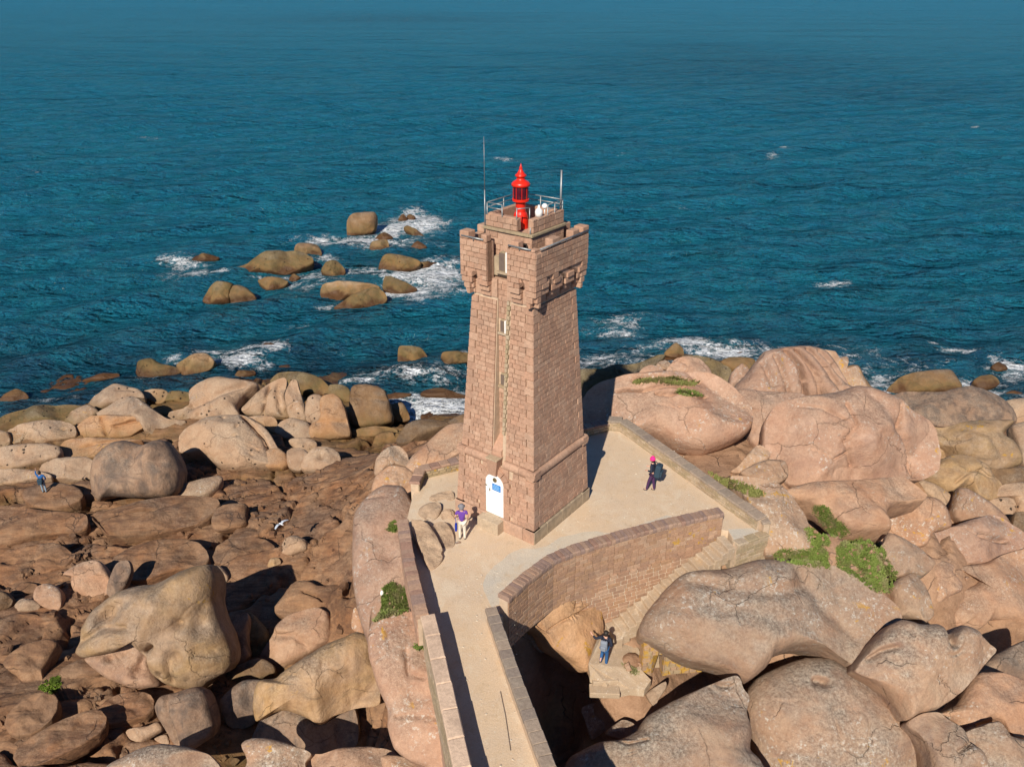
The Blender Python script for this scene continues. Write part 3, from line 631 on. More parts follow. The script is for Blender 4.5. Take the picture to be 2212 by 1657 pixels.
# sloping sill at the foot of the slit, keystone and door surround
MB().add([(-1.83, .23, 3.2), (-1.83, -.23, 3.2), (-1.25, -.23, 3.2), (-1.25, .23, 3.2), (-1.80, .23, 3.55), (-1.80, -.23, 3.55), (-1.28, -.23, 4.1), (-1.28, .23, 4.1)],
         [(0, 3, 2, 1), (4, 5, 6, 7), (0, 1, 5, 4), (1, 2, 6, 5), (2, 3, 7, 6), (3, 0, 4, 7)]).build('sill', M['st'], T, bevel=.015)
MB().add([(-2.12, .16, 2.52), (-2.12, -.16, 2.52), (-1.8, -.16, 2.52), (-1.8, .16, 2.52), (-2.16, .27, 3.26), (-2.16, -.27, 3.26), (-1.7, -.27, 3.36), (-1.7, .27, 3.36)],
         [(0, 3, 2, 1), (4, 5, 6, 7), (0, 1, 5, 4), (1, 2, 6, 5), (2, 3, 7, 6), (3, 0, 4, 7)]).build('keystone', M['st'], T, bevel=.02)
MB().box((-1.98, 0, 3.29), (.42, .56, .06)).build('keystone_cap', M['pale'], T, bevel=.01)
DW, DS, DT = .46, 2.06, 2.50   # door half width, spring line, crown
MB().box((-1.72, 0, 1.75), (.36, 1.30, 2.25)).build('door_surround', M['st'], T)
for i in range(7):             # voussoirs
    a0 = math.pi * i / 7 + .02; a1 = math.pi * (i + 1) / 7 - .02
    if i == 3: continue
    p = [(DW + .0) * 1, 0]; pts = [(DW * math.cos(a), DS + .44 * math.sin(a)) for a in (a0, (a0 + a1) / 2, a1)] + [((DW + .30) * math.cos(a), DS + .76 * math.sin(a)) for a in (a1, (a0 + a1) / 2, a0)]
    n = 6; v = [(-1.98, q[0], q[1]) for q in pts] + [(-1.6, q[0], q[1]) for q in pts]
    MB().add(v, [tuple(range(n)), tuple(range(n, 2 * n))[::-1]] + [(j, n + j, n + (j + 1) % n, (j + 1) % n) for j in range(n)]).build('arch_stone', M['st'], T)
z = .58
while z < DS - .05:
    h = min(.37, DS - z)
    for sg in (-1, 1):
        w = .30 if int(z * 10) % 2 else .2
        MB().box((-1.8, sg * (DW + w / 2), z + h / 2), (.40, w - .01, h - .015)).build('jamb_stone', M['st'], T, bevel=.01)
    z += h
def arch_panel(w, z0, zs, zt, x0, x1, n=12):
    pts = [(-w, z0)] + [(-w * math.cos(math.pi * i / n), zs + (zt - zs) * math.sin(math.pi * i / n)) for i in range(n + 1)] + [(w, z0)]
    m_ = len(pts); v = [(x0, a, c) for a, c in pts] + [(x1, a, c) for a, c in pts]
    return MB().add(v, [tuple(range(m_)), tuple(range(m_, 2 * m_))[::-1]] + [(j, m_ + j, m_ + (j + 1) % m_, (j + 1) % m_) for j in range(m_)])
M['wpaint'] = simple('white_paint', (.80, .79, .77), .5, 0, .04, 3); M['blue'] = simple('blue_sign_paint', (.03, .20, .55), .4, 0, .05)
M['lblue'] = simple('pale_print', (.30, .55, .80), .5, 0, .05)
M['bronze'] = simple('bronze', (.16, .12, .06), .5, .3, .2); M['steel'] = simple('galvanised_steel', (.30, .31, .31), .45, .6, .15)
M['redp'] = simple('red_paint', (.70, .022, .008), .35, 0, .06, 4); M['dark_metal'] = simple('dark_metal', (.05, .05, .05), .5, .4)
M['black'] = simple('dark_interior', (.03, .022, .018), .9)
door = arch_panel(DW, .56, DS, DT, -1.965, -1.90).build('door', M['wpaint'], T)
MB().box((-1.975, -.10, 1.90), (.02, .42, .30)).build('sign_plate', M['blue'], door)
for i, (w, q) in enumerate(((.26, .10), (.34, .04), (.30, -.02), (.34, -.08))):
    MB().box((-1.988, -.10, 1.90 + q), (.004, w, .022)).build('print_line', M['lblue'], door)
mb = MB().lathe([(.10, -.015), (.10, .015), (.07, .022), (.02, .02)], n=16); o = mb.build('porthole', M['bronze'], door); o.rotation_euler = (0, -math.pi / 2, 0); o.location = (-1.975, -.02, 2.24)
MB().box((-1.985, .24, 1.70), (.03, .03, .12)).build('handle', M['bronze'], door)
MB().box((-1.985, .42, 1.86), (.03, .08, .03)).build('hinge', M['bronze'], door)
MB().box((-2.17, 0, .17), (.62, 1.06, .75)).build('door_step', M['pale'], T, bevel=.02)
M['glass'] = simple('window_glass', (.16, .12, .10), .2)
for zc, w, h, nm in ((11.22, .17, .75, 'arched'), (8.72, .11, .5, 'slit'), (6.5, .11, .5, 'slit')):
    fr = arch_panel(w, zc - h / 2, zc + h / 2 - w, zc + h / 2, -1.345, -1.30) if nm == 'arched' else arch_panel(w, zc - h / 2, zc + h / 2 - .01, zc + h / 2, -1.345, -1.30)
    fr = fr.build('window', M['pale'], T)
    MB().box((-1.352, .045, zc - .03), (.012, w * 1.45, h * .88)).build('pane', M['glass'], fr)
    MB().box((-1.38, -w - .05, zc), (.12, .06, h)).build('reveal', M['wpaint'], fr)
    MB().box((-1.37, 0, zc - h / 2 - .05), (.14, w * 2 + .16, .08)).build('window_sill', M['pale'], T)
# corbels: three stepped courses with arched gaps
def corbel_row(rz, xa, xb, name='corbel'):
    R = Matrix.Rotation(rz, 3, 'Z'); o = MB()
    for j, (pr, z0, z1) in enumerate(((1.46, 9.80, 10.00), (1.56, 10.01, 10.23), (1.67, 10.24, 10.46))):
        mb = MB().box(((xa + xb) / 2, -(pr + 1.3) / 2, (z0 + z1) / 2), (xb - xa - .02 * (3 - j), pr - 1.3, z1 - z0 - .012))
        ob = mb.build(name + '_stone', M['st'], T, bevel=.02); ob.rotation_euler = (0, 0, rz)
cg = {0: [(-1.71, -.80), (-.62, .10), (.28, .88), (1.06, 1.71)], 1: [(-1.71, -1.20), (-.96, -.47), (.47, .97), (1.21, 1.71)]}
cg[2] = cg[0]; cg[3] = cg[0]
for k in range(4):
    for xa, xb in cg[k]: corbel_row((0, -math.pi / 2, math.pi, math.pi / 2)[k], xa, xb)
# overhanging storey: wall panels with arched notches over the gaps
PT_ = .26
def panel(k, xa, xb, gaps, z0=10.47, z1=11.90):
    rz = (0, -math.pi / 2, math.pi, math.pi / 2)[k]; pts = [(xa, z0)]
    for ga, gb in gaps:
        r = (gb - ga) / 2; cx = (ga + gb) / 2
        pts += [(ga, z0), (ga, z0 + .12)] + [(cx - r * math.cos(math.pi * i / 6), z0 + .12 + r * math.sin(math.pi * i / 6)) for i in range(1, 6)] + [(gb, z0 + .12), (gb, z0)]
    pts += [(xb, z0), (xb, z1), (xa, z1)]
    n = len(pts); so = 1.71 - SI; bm = bmesh.new(); fv = [bm.verts.new((x, -so, z)) for x, z in pts]; bv = [bm.verts.new((x, -so + PT_, z)) for x, z in pts]
    bm.faces.new(fv); bm.faces.new(bv[::-1])
    for i in range(n): bm.faces.new((fv[i], bv[i], bv[(i + 1) % n], fv[(i + 1) % n]))
    bmesh.ops.triangulate(bm, faces=[f for f in bm.faces if len(f.verts) > 4]); bmesh.ops.recalc_face_normals(bm, faces=bm.faces)
    me = bpy.data.meshes.new('parapet_wall'); bm.to_mesh(me); bm.free(); me.materials.append(M['sti'])
    o = bpy.data.objects.new('parapet_wall', me); col.objects.link(o); o.parent = T; o.rotation_euler = (0, 0, rz); return o
G = {k: [(a[1], b_[0]) for a, b_ in zip(cg[k][:-1], cg[k][1:])] for k in range(4)}
inn = 1.71 - SI - PT_
panel(0, -1.655, 1.655, G[0]); panel(2, -1.655, 1.655, G[2]); panel(3, -inn, inn, [])
panel(1, -inn, -.45, [(-1.22, -.93)]); panel(1, .45, inn, [(.95, 1.23)])
for sg in (-1, 1): MB().box((-1.48, sg * (.45 + .06), 11.19), (.35, .12, 1.42)).build('bay_cheek', M['st'], T)
P_ = Stones(T, 'st', 'sti', 260, 'parapet_stone')
for k in range(4):
    F_ = fsq(k); hl = [(a, b_, 10.4, 10.95) for a, b_ in G[k]]
    if k == 1:
        courses(P_, lambda z: -1.70, lambda z: -.46, 10.48, 11.90, .20, .36, F_, .13, [(-1.22, -.93, 10.4, 10.85)], seed=31)
        courses(P_, lambda z: .46, lambda z: 1.70, 10.48, 11.90, .20, .36, F_, .13, [(.95, 1.23, 10.4, 10.85)], seed=32)
    else: courses(P_, lambda z: -1.70, lambda z: 1.70, 10.48, 11.90, .20, .38, F_, .13, [(a, b_, 10.4, 10.85) for a, b_ in G[k]], joined=k in (2, 3), seed=33 + k)
P_.finish('joined_parapet_stones')
bf = MB(); bf.box((.1, 0, 10.95), (2.7, 2.7, .7)); bf.build('gallery_floor', M['plinthr'], T)
for c, d in (((-1.5, 1.5), (.42, .42)), ((1.5, -1.5), (.42, .42)), ((.85, -1.54), (.42, .32)), ((-.45, -1.54), (.5, .32)), ((-1.54, -.78), (.32, .34)), ((-.5, 1.54), (.4, .32)), ((.5, 1.54), (.4, .32)), ((1.54, .2), (.32, .42)), ((1.54, 1.3), (.32, .6)), ((-1.54, -1.52), (.3, .24)), ((1.54, -.7), (.32, .4)), ((-1.54, .60), (.3, .25))):
    hz = .27 if c != (-1.54, -1.52) else .10
    MB().box((c[0], c[1], 11.90 + hz / 2), (d[0], d[1], hz)).build('merlon', M['st'], T, bevel=.03)
# inner turret
MB().box((0, 0, 11.65), (2.0, 2.0, 1.1)).build('turret', M['sti'], T)
Tt = Stones(T, 'st', 'sti', 160, 'turret_stone')
for k in range(4):
    rz = (0, -math.pi / 2, math.pi, math.pi / 2)[k]
    fc = lambda x, z, rz=rz: (tuple(Matrix.Rotation(rz, 3, 'Z') @ Vector((x, -1.0 if z < 12.2 else -.98, z))), rz, 0)
    courses(Tt, lambda z: -1.03, lambda z: 1.03, 11.3, 12.18, .21, .36, fc, .08, [(-.25, .25, 11.3, 12.3)] if k == 1 else [], joined=k in (2, 3), seed=50 + k)
    if k == 0: courses(Tt, lambda z: -.92, lambda z: 1.02, 12.31, 12.80, .2, .36, fc, .1, seed=60)
    if k == 1: courses(Tt, lambda z: -1.02, lambda z: .40, 12.31, 12.78, .2, .36, fc, .1, seed=61)
Tt.finish('joined_turret_stones')
up = MB().box((.05, -.86, 12.54), (1.8, .2, .48)).box((-.86, .3, 12.53), (.2, 1.36, .46)).box((.05, .88, 12.54), (1.86, .2, .48)).box((.88, 0, 12.54), (.2, 1.56, .48))
up.build('turret_parapet', M['sti'], T, bevel=.02)
cn = MB(); [cn.box(c, d) for c, d in (((0, -1.03, 12.25), (2.2, .16, .10)), ((0, 1.03, 12.25), (2.2, .16, .10)), ((-1.03, 0, 12.25), (.16, 1.9, .10)), ((1.03, 0, 12.25), (.16, 1.9, .10)))]
cn.build('cornice', M['pale'], T, bevel=.015)
arch_panel(.15, 11.3, 11.8, 11.95, -1.06, -1.03).build('dark_doorway', M['black'], T).location = (0, -.76, 0)  # flat dark panel, the unlit doorway opening put into its colour
# pipe rails
for a, b_, ps in (((-1.70, 1.62, 11.99), (-1.70, .6, 11.99), ((-1.70, 1.1),)), ((-1.70, -.52, 11.99), (-1.70, -1.5, 11.99), ((-1.70, -1.0),)), ((-1.45, -1.72, 11.99), (1.62, -1.72, 11.99), ((-.9, -1.72), (.2, -1.72), (1.2, -1.72)))):
    rl = MB().tube(a, b_, .035)
    for p in ps: rl.tube((p[0] * .98, p[1] * .98, 11.86), (p[0], p[1], 12.0), .025)
    rl.build('edge_pipe', M['steel'], T, True)
corn = [(-.98, .98), (.98, .98), (.98, -.98), (.0, -1.0)]
for p in corn + [(0.0, .98), (.98, 0), (-.98, -.35), (-.98, .3), (.45, -1.0)]:
    MB().tube((p[0], p[1], 12.3), (p[0], p[1], 13.15), .022).build('rail_post', M['steel'], T, True)
r2 = MB()
for a, b_ in (((-.98, .98), (.98, .98)), ((.98, .98), (.98, -.98)), ((.98, -.98), (0, -1.0)), ((-.98, .98), (-.98, .3))):
    for zz in (13.15, 12.98): r2.tube((a[0], a[1], zz), (b_[0], b_[1], zz), .02)
r2.tube((-.98, -.35, 13.1), (-.55, -.6, 13.1), .02).tube((-.55, -.6, 13.1), (-.55, -.6, 12.3), .02).tube((-1.0, -.95, 12.3), (-.6, -.7, 12.75), .02)
r2.build('hand_rail', M['steel'], T, True)
MB().tube((-1.04, 1.04, 11.9), (-1.04, 1.04, 13.6), .028, .020).tube((-1.04, 1.04, 13.6), (-1.04, 1.04, 15.45), .014, .008).build('whip_antenna', M['steel'], T, True)
MB().tube((.98, -.9, 12.2), (.98, -.9, 14.2), .04, .035).build('mast', M['steel'], T, True)
MB().lathe([(.03, 0), (.13, .02), (.14, .18), (.11, .26), (.05, .30), (.03, .42)], c=(-.35, -.86, 12.78)).build('white_beacon', M['wpaint'], T, True).scale = (1, 1, 1)
MB().lathe([(.03, 0), (.10, .06), (.11, .14), (.05, .2)], c=(.1, -.80, 12.95)).tube((.1, -.8, 12.75), (.1, -.8, 12.97), .02).build('white_sensor', M['wpaint'], T, True)
# red lantern
LX = (-.19, .06)
lant = MB().lathe([(.30, 12.18), (.29, 12.50), (.24, 12.72), (.19, 12.80), (.18, 12.96), (.185, 13.14), (.30, 13.18), (.31, 13.26), (.27, 13.27)], c=(LX[0], LX[1], 0), n=28).build('lantern', M['redp'], T, False, bevel=.006)
m, nt, N, L, B = nodes('lantern_glass'); B.inputs['Base Color'].default_value = (.07, .008, .018, 1); B.inputs['Roughness'].default_value = .08
MB().lathe([(.262, 13.27), (.268, 13.30), (.268, 13.68), (.262, 13.71)], c=(LX[0], LX[1], 0), n=28).build('lens', m, lant, True)
for i in range(8):
    a = math.pi * i / 4; MB().tube((LX[0] + .272 * math.cos(a), LX[1] + .272 * math.sin(a), 13.27), (LX[0] + .272 * math.cos(a), LX[1] + .272 * math.sin(a), 13.71), .010).build('astragal', M['redp'], lant)
MB().lathe([(.27, 13.70), (.33, 13.72), (.34, 13.80), (.29, 13.86), (.18, 13.93), (.15, 13.95), (.15, 14.05), (.21, 14.07), (.20, 14.11), (.13, 14.17), (.075, 14.27), (.05, 14.33), (.06, 14.36), (.03, 14.42), (.004, 14.52)], c=(LX[0], LX[1], 0), n=28).build('lantern_roof', M['redp'], lant, True)

# ------------------------------------------------------------------ terrace, bridge and walls
def sand_mat(name, c1, c2, g_=.3):
    m, nt, N, L, B = nodes(name); P = N.new('ShaderNodeNewGeometry').outputs['Position']
    c = mix(nt, ramp(nt, nz(nt, P, .55, 5, .6, .8), .35, .65), c1, c2)
    c = mix(nt, mth(nt, 'MULTIPLY', ramp(nt, nz(nt, P, 1.7, 5, .7, .6), .52, .72), .5), c, (.56, .39, .23))
    c = mix(nt, mth(nt, 'MULTIPLY', ramp(nt, nz(nt, P, .9, 7, .72, 1.0, rot=(0, 0, 1)), .50, .64), .45), c, (.70, .60, .47))
    c = mix(nt, mth(nt, 'MULTIPLY', ramp(nt, nz(nt, P, 2.8, 6, .7, .8), .56, .70), .35), c, (.36, .26, .17))
    c = mix(nt, .8, c, mix(nt, ramp(nt, nz(nt, P, 22, 4, .75), .3, .7), (.8, .79, .77), (1.12, 1.12, 1.12)), 'MULTIPLY')
    c = mix(nt, mth(nt, 'MULTIPLY', ramp(nt, nz(nt, P, 9, 2, .5), .66, .69), .6), c, (.62, .54, .44))
    L.new(c, B.inputs['Base Color']); B.inputs['Roughness'].default_value = .95; B.inputs['Specular IOR Level'].default_value = .1
    L.new(bump(nt, nz(nt, P, 14, 6, .75), .5, .04), B.inputs['Normal']); return m
M['sand'] = sand_mat('trodden_sand', (.64, .48, .33), (.60, .465, .34)); M['path'] = sand_mat('rocky_path', (.48, .36, .25), (.42, .32, .23)); M['conc'] = sand_mat('worn_concrete', (.58, .50, .40), (.52, .47, .40))
terr_poly = [(.2, 9), (-1.35, 15.73), (-2.95, 21.9), (-3.1, 22.0), (-4.45, 27.54), (-4.35, 30.5), (-4.1, 31.8), (-2.5, 32.6), (3.5, 35.9), (4.7, 36.4), (5.5, 36.3), (10.1, 27.75), (8.95, 27.05), (8.9, 27.8), (8.5, 27.95), (6.1, 27.05), (3.9, 26.15), (2.3, 25.35), (1.4, 24.75), (.4, 23.6), (-.35, 22.7), (-.6, 22.5), (1.05, 15.9), (2.85, 9)]
tp = MB(); tp.prism(terr_poly, -1.6, 0); t_o = tp.build('terrace', M['sand']); tag(t_o, kind='structure')
cs = [tuple(g(x, y, .004)[:2]) for x, y in [(1045,1275),(1043,1262),(1050,1242),(1068,1222),(1083,1212),(1100,1196),(1128,1184),(1150,1186),(1180,1180),(1210,1160),(1237,1155),(1260,1149),(1290,1147),(1310,1151),(1330,1151),(1390,1130),(1440,1113),(1458,1116),(1500,1108),(1500,1126),(1330,1177),(1190,1224),(1100,1296),(1062,1312)]]
tag(MB().prism(cs, -.2, .006).build('concrete_strip', M['conc']), kind='structure')
# bridge body
bb = MB().prism([(.25, 9), (-1.45, 15.73), (-2.8, 21.0), (-3.4, 24), (-1.0, 24), (-.75, 22.2), (.95, 15.9), (2.75, 9)], -11, -.02); tag(bb.build('bridge_body', M['sti']), kind='structure')

def wall(name, label, path, w, z0, z1, cop, stone, mort, cat='wall', ch=.2, bw=.4, sides=(1,), cl=.32, ct=.13, jit=.25, limit=300, joined=False, gap=.022, over=.04, ends=True, seed=3, zmin=None):
    c0 = path[0]; root = empty(name, (c0[0], c0[1], 0), 0, label, cat)
    pts = [Vector((p[0] - c0[0], p[1] - c0[1])) for p in path]; n = len(pts)
    dirs = [(pts[i + 1] - pts[i]).normalized() for i in range(n - 1)]
    def off(i, d):
        if i == 0: t = dirs[0]; return pts[0] + Vector((-t.y, t.x)) * d
        if i == n - 1: t = dirs[-1]; return pts[-1] + Vector((-t.y, t.x)) * d
        a, b_ = dirs[i - 1], dirs[i]; na = Vector((-a.y, a.x)); nb = Vector((-b_.y, b_.x)); m_ = (na + nb).normalized(); return pts[i] + m_ * d / max(.5, m_.dot(na))
    poly = [tuple(off(i, w / 2 - .03)) for i in range(n)] + [tuple(off(i, -w / 2 + .03)) for i in reversed(range(n))]
    MB().prism(poly, z0, z1 - ct).build('wall_core', M[mort], root)
    S = Stones(root, stone, stone + 'i' if stone + 'i' in M else stone, limit, 'stone')
    C = Stones(root, cop, cop, 300, 'coping_stone')
    for i in range(n - 1):
        for sd in sides:
            a = off(i, sd * (w / 2 - .03)); b_ = off(i + 1, sd * (w / 2 - .03)); d = b_ - a; Ls = d.length; u = d.normalized()
            rz = math.atan2(u.y, u.x) + (math.pi if sd > 0 else 0)
            f = (lambda x, z, a=a, u=u, rz=rz: ((a.x + u.x * x, a.y + u.y * x, z), rz, 0))
            zb = z0 if zmin is None else zmin[i]
            courses(S, lambda z: 0.0, lambda z: Ls, zb, z1 - ct - .005, ch, bw, f, .08, (), joined, jit, gap, seed + i * 7)
        a, b_ = pts[i], pts[i + 1]; Ls = (b_ - a).length; u = (b_ - a).normalized(); k = max(1, round(Ls / cl)); rz = math.atan2(u.y, u.x)
        for q in range(k):
            cc = a + u * (Ls * (q + .5) / k); dz = S.rg.uniform(-.012, .012)
            o = bpy.data.objects.new('coping_stone', cop_mesh(S.rg.randrange(4), cop)); col.objects.link(o); o.parent = root
            o.location = (cc.x, cc.y, z1 - ct / 2 + dz); o.rotation_euler = (S.rg.uniform(-.02, .02), S.rg.uniform(-.02, .02), rz + S.rg.uniform(-.02, .02)); o.scale = (Ls / k - .015, w + over * 2 + S.rg.uniform(-.02, .02), ct)
    S.finish(); return root
CPM = {}
def cop_mesh(k, mat):
    if (k, mat) not in CPM:
        rg = random.Random(k + 77); v = []
        for z, a, c in ((-.5, .5, .5), (.2, .5, .5), (.5, .46, .44)):
            for sx, sy in ((-1, -1), (1, -1), (1, 1), (-1, 1)): v.append((sx * a + rg.uniform(-.01, .01), sy * c + rg.uniform(-.012, .012), z + (rg.uniform(-.1, .1) if z > 0 else 0)))
        f = [(3, 2, 1, 0), (8, 9, 10, 11)] + [(q * 4 + i, q * 4 + (i + 1) % 4, (q + 1) * 4 + (i + 1) % 4, (q + 1) * 4 + i) for q in (0, 1) for i in range(4)]
        me = bpy.data.meshes.new('coping_block'); me.from_pydata(v, [], f); me.materials.append(M[mat]); CPM[k, mat] = me
    return CPM[k, mat]
wall('block_coped_wall', 'low wall topped with short rounded blocks along the path above the whaleback rock', [(-4.42, 27.5), (-3.85, 24.8), (-3.08, 21.95)], .40, -.6, .80, 'cop', 'st', 'mortar', cl=.26, ct=.2, sides=(1, -1), joined=True)
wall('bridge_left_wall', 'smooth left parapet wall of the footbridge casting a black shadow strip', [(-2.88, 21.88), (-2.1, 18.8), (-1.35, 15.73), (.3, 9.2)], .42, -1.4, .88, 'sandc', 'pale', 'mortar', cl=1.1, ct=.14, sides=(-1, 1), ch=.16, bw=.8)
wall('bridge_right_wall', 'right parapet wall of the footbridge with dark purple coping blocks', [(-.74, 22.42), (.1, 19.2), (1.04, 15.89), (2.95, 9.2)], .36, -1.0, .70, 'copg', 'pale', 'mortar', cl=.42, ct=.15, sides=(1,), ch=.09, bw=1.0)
wall('stair_wall', 'bent wall of red squared stones with a thick brick like coping above the steps', [(-.30, 22.75), (.42, 23.72), (1.42, 24.86), (2.33, 25.45), (3.92, 26.22), (6.15, 27.17), (8.55, 28.0)], .42, -1.5, .92, 'cop', 'red', 'mortar', cl=.19, ct=.2, sides=(-1,), ch=.185, bw=.34, limit=300, zmin=[-1.45, -1.45, -1.45, -1.45, -1.2, -1.0])
# rough rubble masonry below the stair wall
rr = empty('retaining_wall', (3.9, 26.0, -3.2), 0, 'rough red rubble masonry with white joints between the yellow boulder and the steps', 'wall')
S = Stones(rr, 'red', 'redi', 300, 'stone'); pa = Vector((2.50, 25.50)); pb = Vector((8.6, 28.02)); u = (pb - pa).normalized(); rz = math.atan2(u.y, u.x)
MB().prism([tuple(pa - Vector((3.9, 26.0)) + Vector((0, .12))), tuple(pb - Vector((3.9, 26.0)) + Vector((0, .12))), tuple(pb - Vector((3.9, 26.0)) + Vector((0, -.13))), tuple(pa - Vector((3.9, 26.0)) + Vector((0, -.13)))], -1, 2.30).build('wall_core', M['mortarw'], rr)
courses(S, lambda z: 0, lambda z: (pb - pa).length, -.6, 2.42, .21, .38, lambda x, z: ((pa.x - 3.9 + u.x * x, pa.y - 26.0 - .13 + u.y * x, z), rz, 0), .09, (), False, .6, .05, 77); S.finish()
wall('diagonal_wall', 'long straight parapet with grey slabs running diagonally along the terrace behind the walker', [(4.75, 36.45), (5.55, 36.35), (10.25, 27.95)], .46, -.4, .58, 'copg', 'pale', 'mortar', cl=.62, ct=.1, sides=(-1,), ch=.11, bw=.3, joined=False)
wall('rear_wall', 'low rear parapet behind the tower partly in the tower shadow', [(-4.3, 30.7), (-4.15, 31.9), (-2.5, 32.65), (.5, 34.2), (3.6, 35.75), (4.75, 36.3)], .40, -.6, .5, 'cop', 'pale', 'mortar', cl=.5, ct=.12, sides=(-1,), ch=.14, bw=.3, joined=True)
wall('corner_wall', 'pale masonry wall below the landing at the corner of the diagonal wall', [(8.98, 27.0), (10.45, 27.72)], .3, -3.0, .02, 'pale', 'pale', 'mortar', cl=.5, ct=.1, sides=(-1,), ch=.18, bw=.34)
wall('corner_return_wall', 'short side wall running up to the diagonal wall beyond the grass', [(10.42, 27.75), (10.35, 28.1)], .3, -2.6, .46, 'copg', 'pale', 'mortar', cl=.3, ct=.1, sides=(-1,), ch=.18, bw=.34)
# steps
st = empty('stone_steps', (4.2, 25.2, -3.2), 0, 'narrow flight of worn stone steps between red masonry and the giant boulder', 'steps')
A0, B0 = Vector((8.85, 27.35, -.08)), Vector((3.95, 25.30, -3.15)); ns = 17; dv = (B0 - A0); rz = math.atan2(dv.y, dv.x); rg = random.Random(4)
for i in range(ns):
    c = A0 + dv * (i + .5) / ns; L_ = math.hypot(dv.x, dv.y) / ns
    o = MB().box((0, 0, 0), (L_ + .04, .92 + rg.uniform(-.08, .08), .6)).build('step', M['path'], st, bevel=.03)
    o.location = c - Vector((4.2, 25.2, -3.2)) - Vector((0, 0, .3)); o.rotation_euler = (rg.uniform(-.03, .03), rg.uniform(-.02, .05), rz + rg.uniform(-.09, .09))
tag(MB().prism([(9.0, 27.1), (10.2, 27.7), (10.0, 28.0), (8.9, 27.9)], -.5, .01).build('landing', M['conc']), kind='structure')
# niche wall
NP = g(1386, 1447, -3.85)
nw = empty('niche_wall', NP, math.radians(6), 'small lichen yellow masonry wall with an arched niche under the giant boulder', 'wall')
bm = bmesh.new(); out = [(0, -.4), (.40, -.4), (.40, .62)] + [(.63 - .23 * math.cos(math.pi * i / 8), .62 + .27 * math.sin(math.pi * i / 8)) for i in range(1, 8)] + [(.86, .62), (.86, -.4), (2.7, -.2), (2.7, .5), (2.2, .80), (1.4, 1.1), (.7, 1.28), (0, 1.32)]
fv = [bm.verts.new((x, 0, z)) for x, z in out]; bv = [bm.verts.new((x, .45, z)) for x, z in out]; n = len(out)
bm.faces.new(fv); bm.faces.new(bv[::-1]); [bm.faces.new((fv[i], bv[i], bv[(i + 1) % n], fv[(i + 1) % n])) for i in range(n)]
bmesh.ops.triangulate(bm, faces=[f for f in bm.faces if len(f.verts) > 4]); bmesh.ops.recalc_face_normals(bm, faces=bm.faces)
me = bpy.data.meshes.new('masonry'); bm.to_mesh(me); bm.free(); me.materials.append(M['lichw']); o = bpy.data.objects.new('masonry', me); col.objects.link(o); o.parent = nw
MB().box((.63, .5, .4), (.8, .1, 1.6)).build('niche_back', M['pale'], nw)
S = Stones(nw, 'lichw', 'lichw', 120, 'stone'); rg = random.Random(2)
z = -.3
while z < 1.2:
    h = rg.uniform(.14, .2); top = lambda x: 1.30 - max(0, x - .2) * .31
    for xa, xb in ((0, .38), (.88, 2.65)) if z < .72 else ((0, 2.65),):
        x = xa
        while x < xb - .05:
            w = min(rg.uniform(.18, .36), xb - x)
            if z + h < top(x + w): S.put((x + w / 2, -.02, z + h / 2), (w - .03, .09, h - .03), 0)
            x += w
    z += h
S.finish()
# sandy path from the foot of the steps
sp = [(950,1000,-3.05),(1010,960,-3.05),(1090,1040,-3.15),(1200,1110,-3.3),(1225,1200,-3.55),(1215,1330,-3.82),(1290,1415,-3.88),(1240,1490,-4.0),(1130,1470,-3.95),(1030,1480,-3.93),(1000,1410,-3.82),(960,1440,-3.80),(830,1400,-3.75),(815,1340,-3.7),(850,1240,-3.6),(890,1130,-3.4),(920,1060,-3.2)]
qq = [g(*Z('K', [(x, y)])[0], z) for x, y, z in sp]
tag(MB().prism([(q[0], q[1]) for q in qq], [q[2] - .35 for q in qq], [q[2] for q in qq]).build('sandy_path', M['path']), kind='structure')
# stone slabs of the lower path
for (x, y), z, d, rzz, lb in (((1305, 1455), -3.72, (1.0, .8, .2), .1, 'upper sandy slab where the backpack walker steps'), ((1306, 1488), -3.95, (1.15, .5, .25), -.05, 'lower pale slab with a dark upper edge at the gully rim')):
    p = g(x, y, z); o = MB().box((0, 0, -.1), d, rzz).build('stone_slab', M['path'], bevel=.03); o.location = p; tag(o, lb, 'stone slab')
p0 = g(1081, 1493, .02); p1 = g(1092, 1545, .02); p2 = g(1103, 1620, .02)
M['cablem'] = simple('dull_cable', (.17, .13, .11), .8)
tag(MB().tube(p0, p1, .013).tube(p1, p2, .013).build('cable', M['cablem']), 'thin dark cable lying on the footbridge sand', 'cable')
# --- left shore, back rows first
G1 = None
rock('low seaweed dark rock at the far left edge of the shore', 'A', [(-60,640),(0,560),(60,525),(200,490),(500,455),(640,470),(560,570),(300,600),(100,645)], 'olive', 18, pit=.6)
rock('rounded brown rock alone in the sea at the left edge', 'A', [(-10,430),(50,370),(130,333),(190,360),(215,400),(130,432),(50,442)], 'brown', 40, cat='sea rock', name='sea_rock')
rock('bleached dome with a straight crack at the back of the left shore', 'A', [(685,460),(740,385),(880,300),(960,308),(1085,340),(1115,400),(1010,400),(730,520)], 'tan', 38, cr=[([(680,455),(750,500)],.4,12),([(920,350),(1060,352)],.2,8)])
rock('small flat-topped pale rock beside the shadowed gap on the left shore', 'A', [(1080,372),(1140,335),(1305,335),(1290,405),(1240,442),(1160,415)], 'tan', 40, p=4)
rock('algae green rock behind the shadowed gap on the left shore', 'A', [(1290,410),(1330,350),(1500,365),(1495,430),(1300,420)], 'olive', 35, pit=.8)
rock('long bleached ridge rock rising to the right on the left shore', 'A', [(1315,560),(1330,505),(1480,460),(1475,350),(1560,290),(1700,248),(1985,290),(1975,330),(1900,372),(1835,460),(1860,555),(1700,565),(1400,605)], 'tan', 35, cr=[([(1500,480),(1900,330)],.25,30)], dents=[(1600,400,120,.2)], pit=.6)
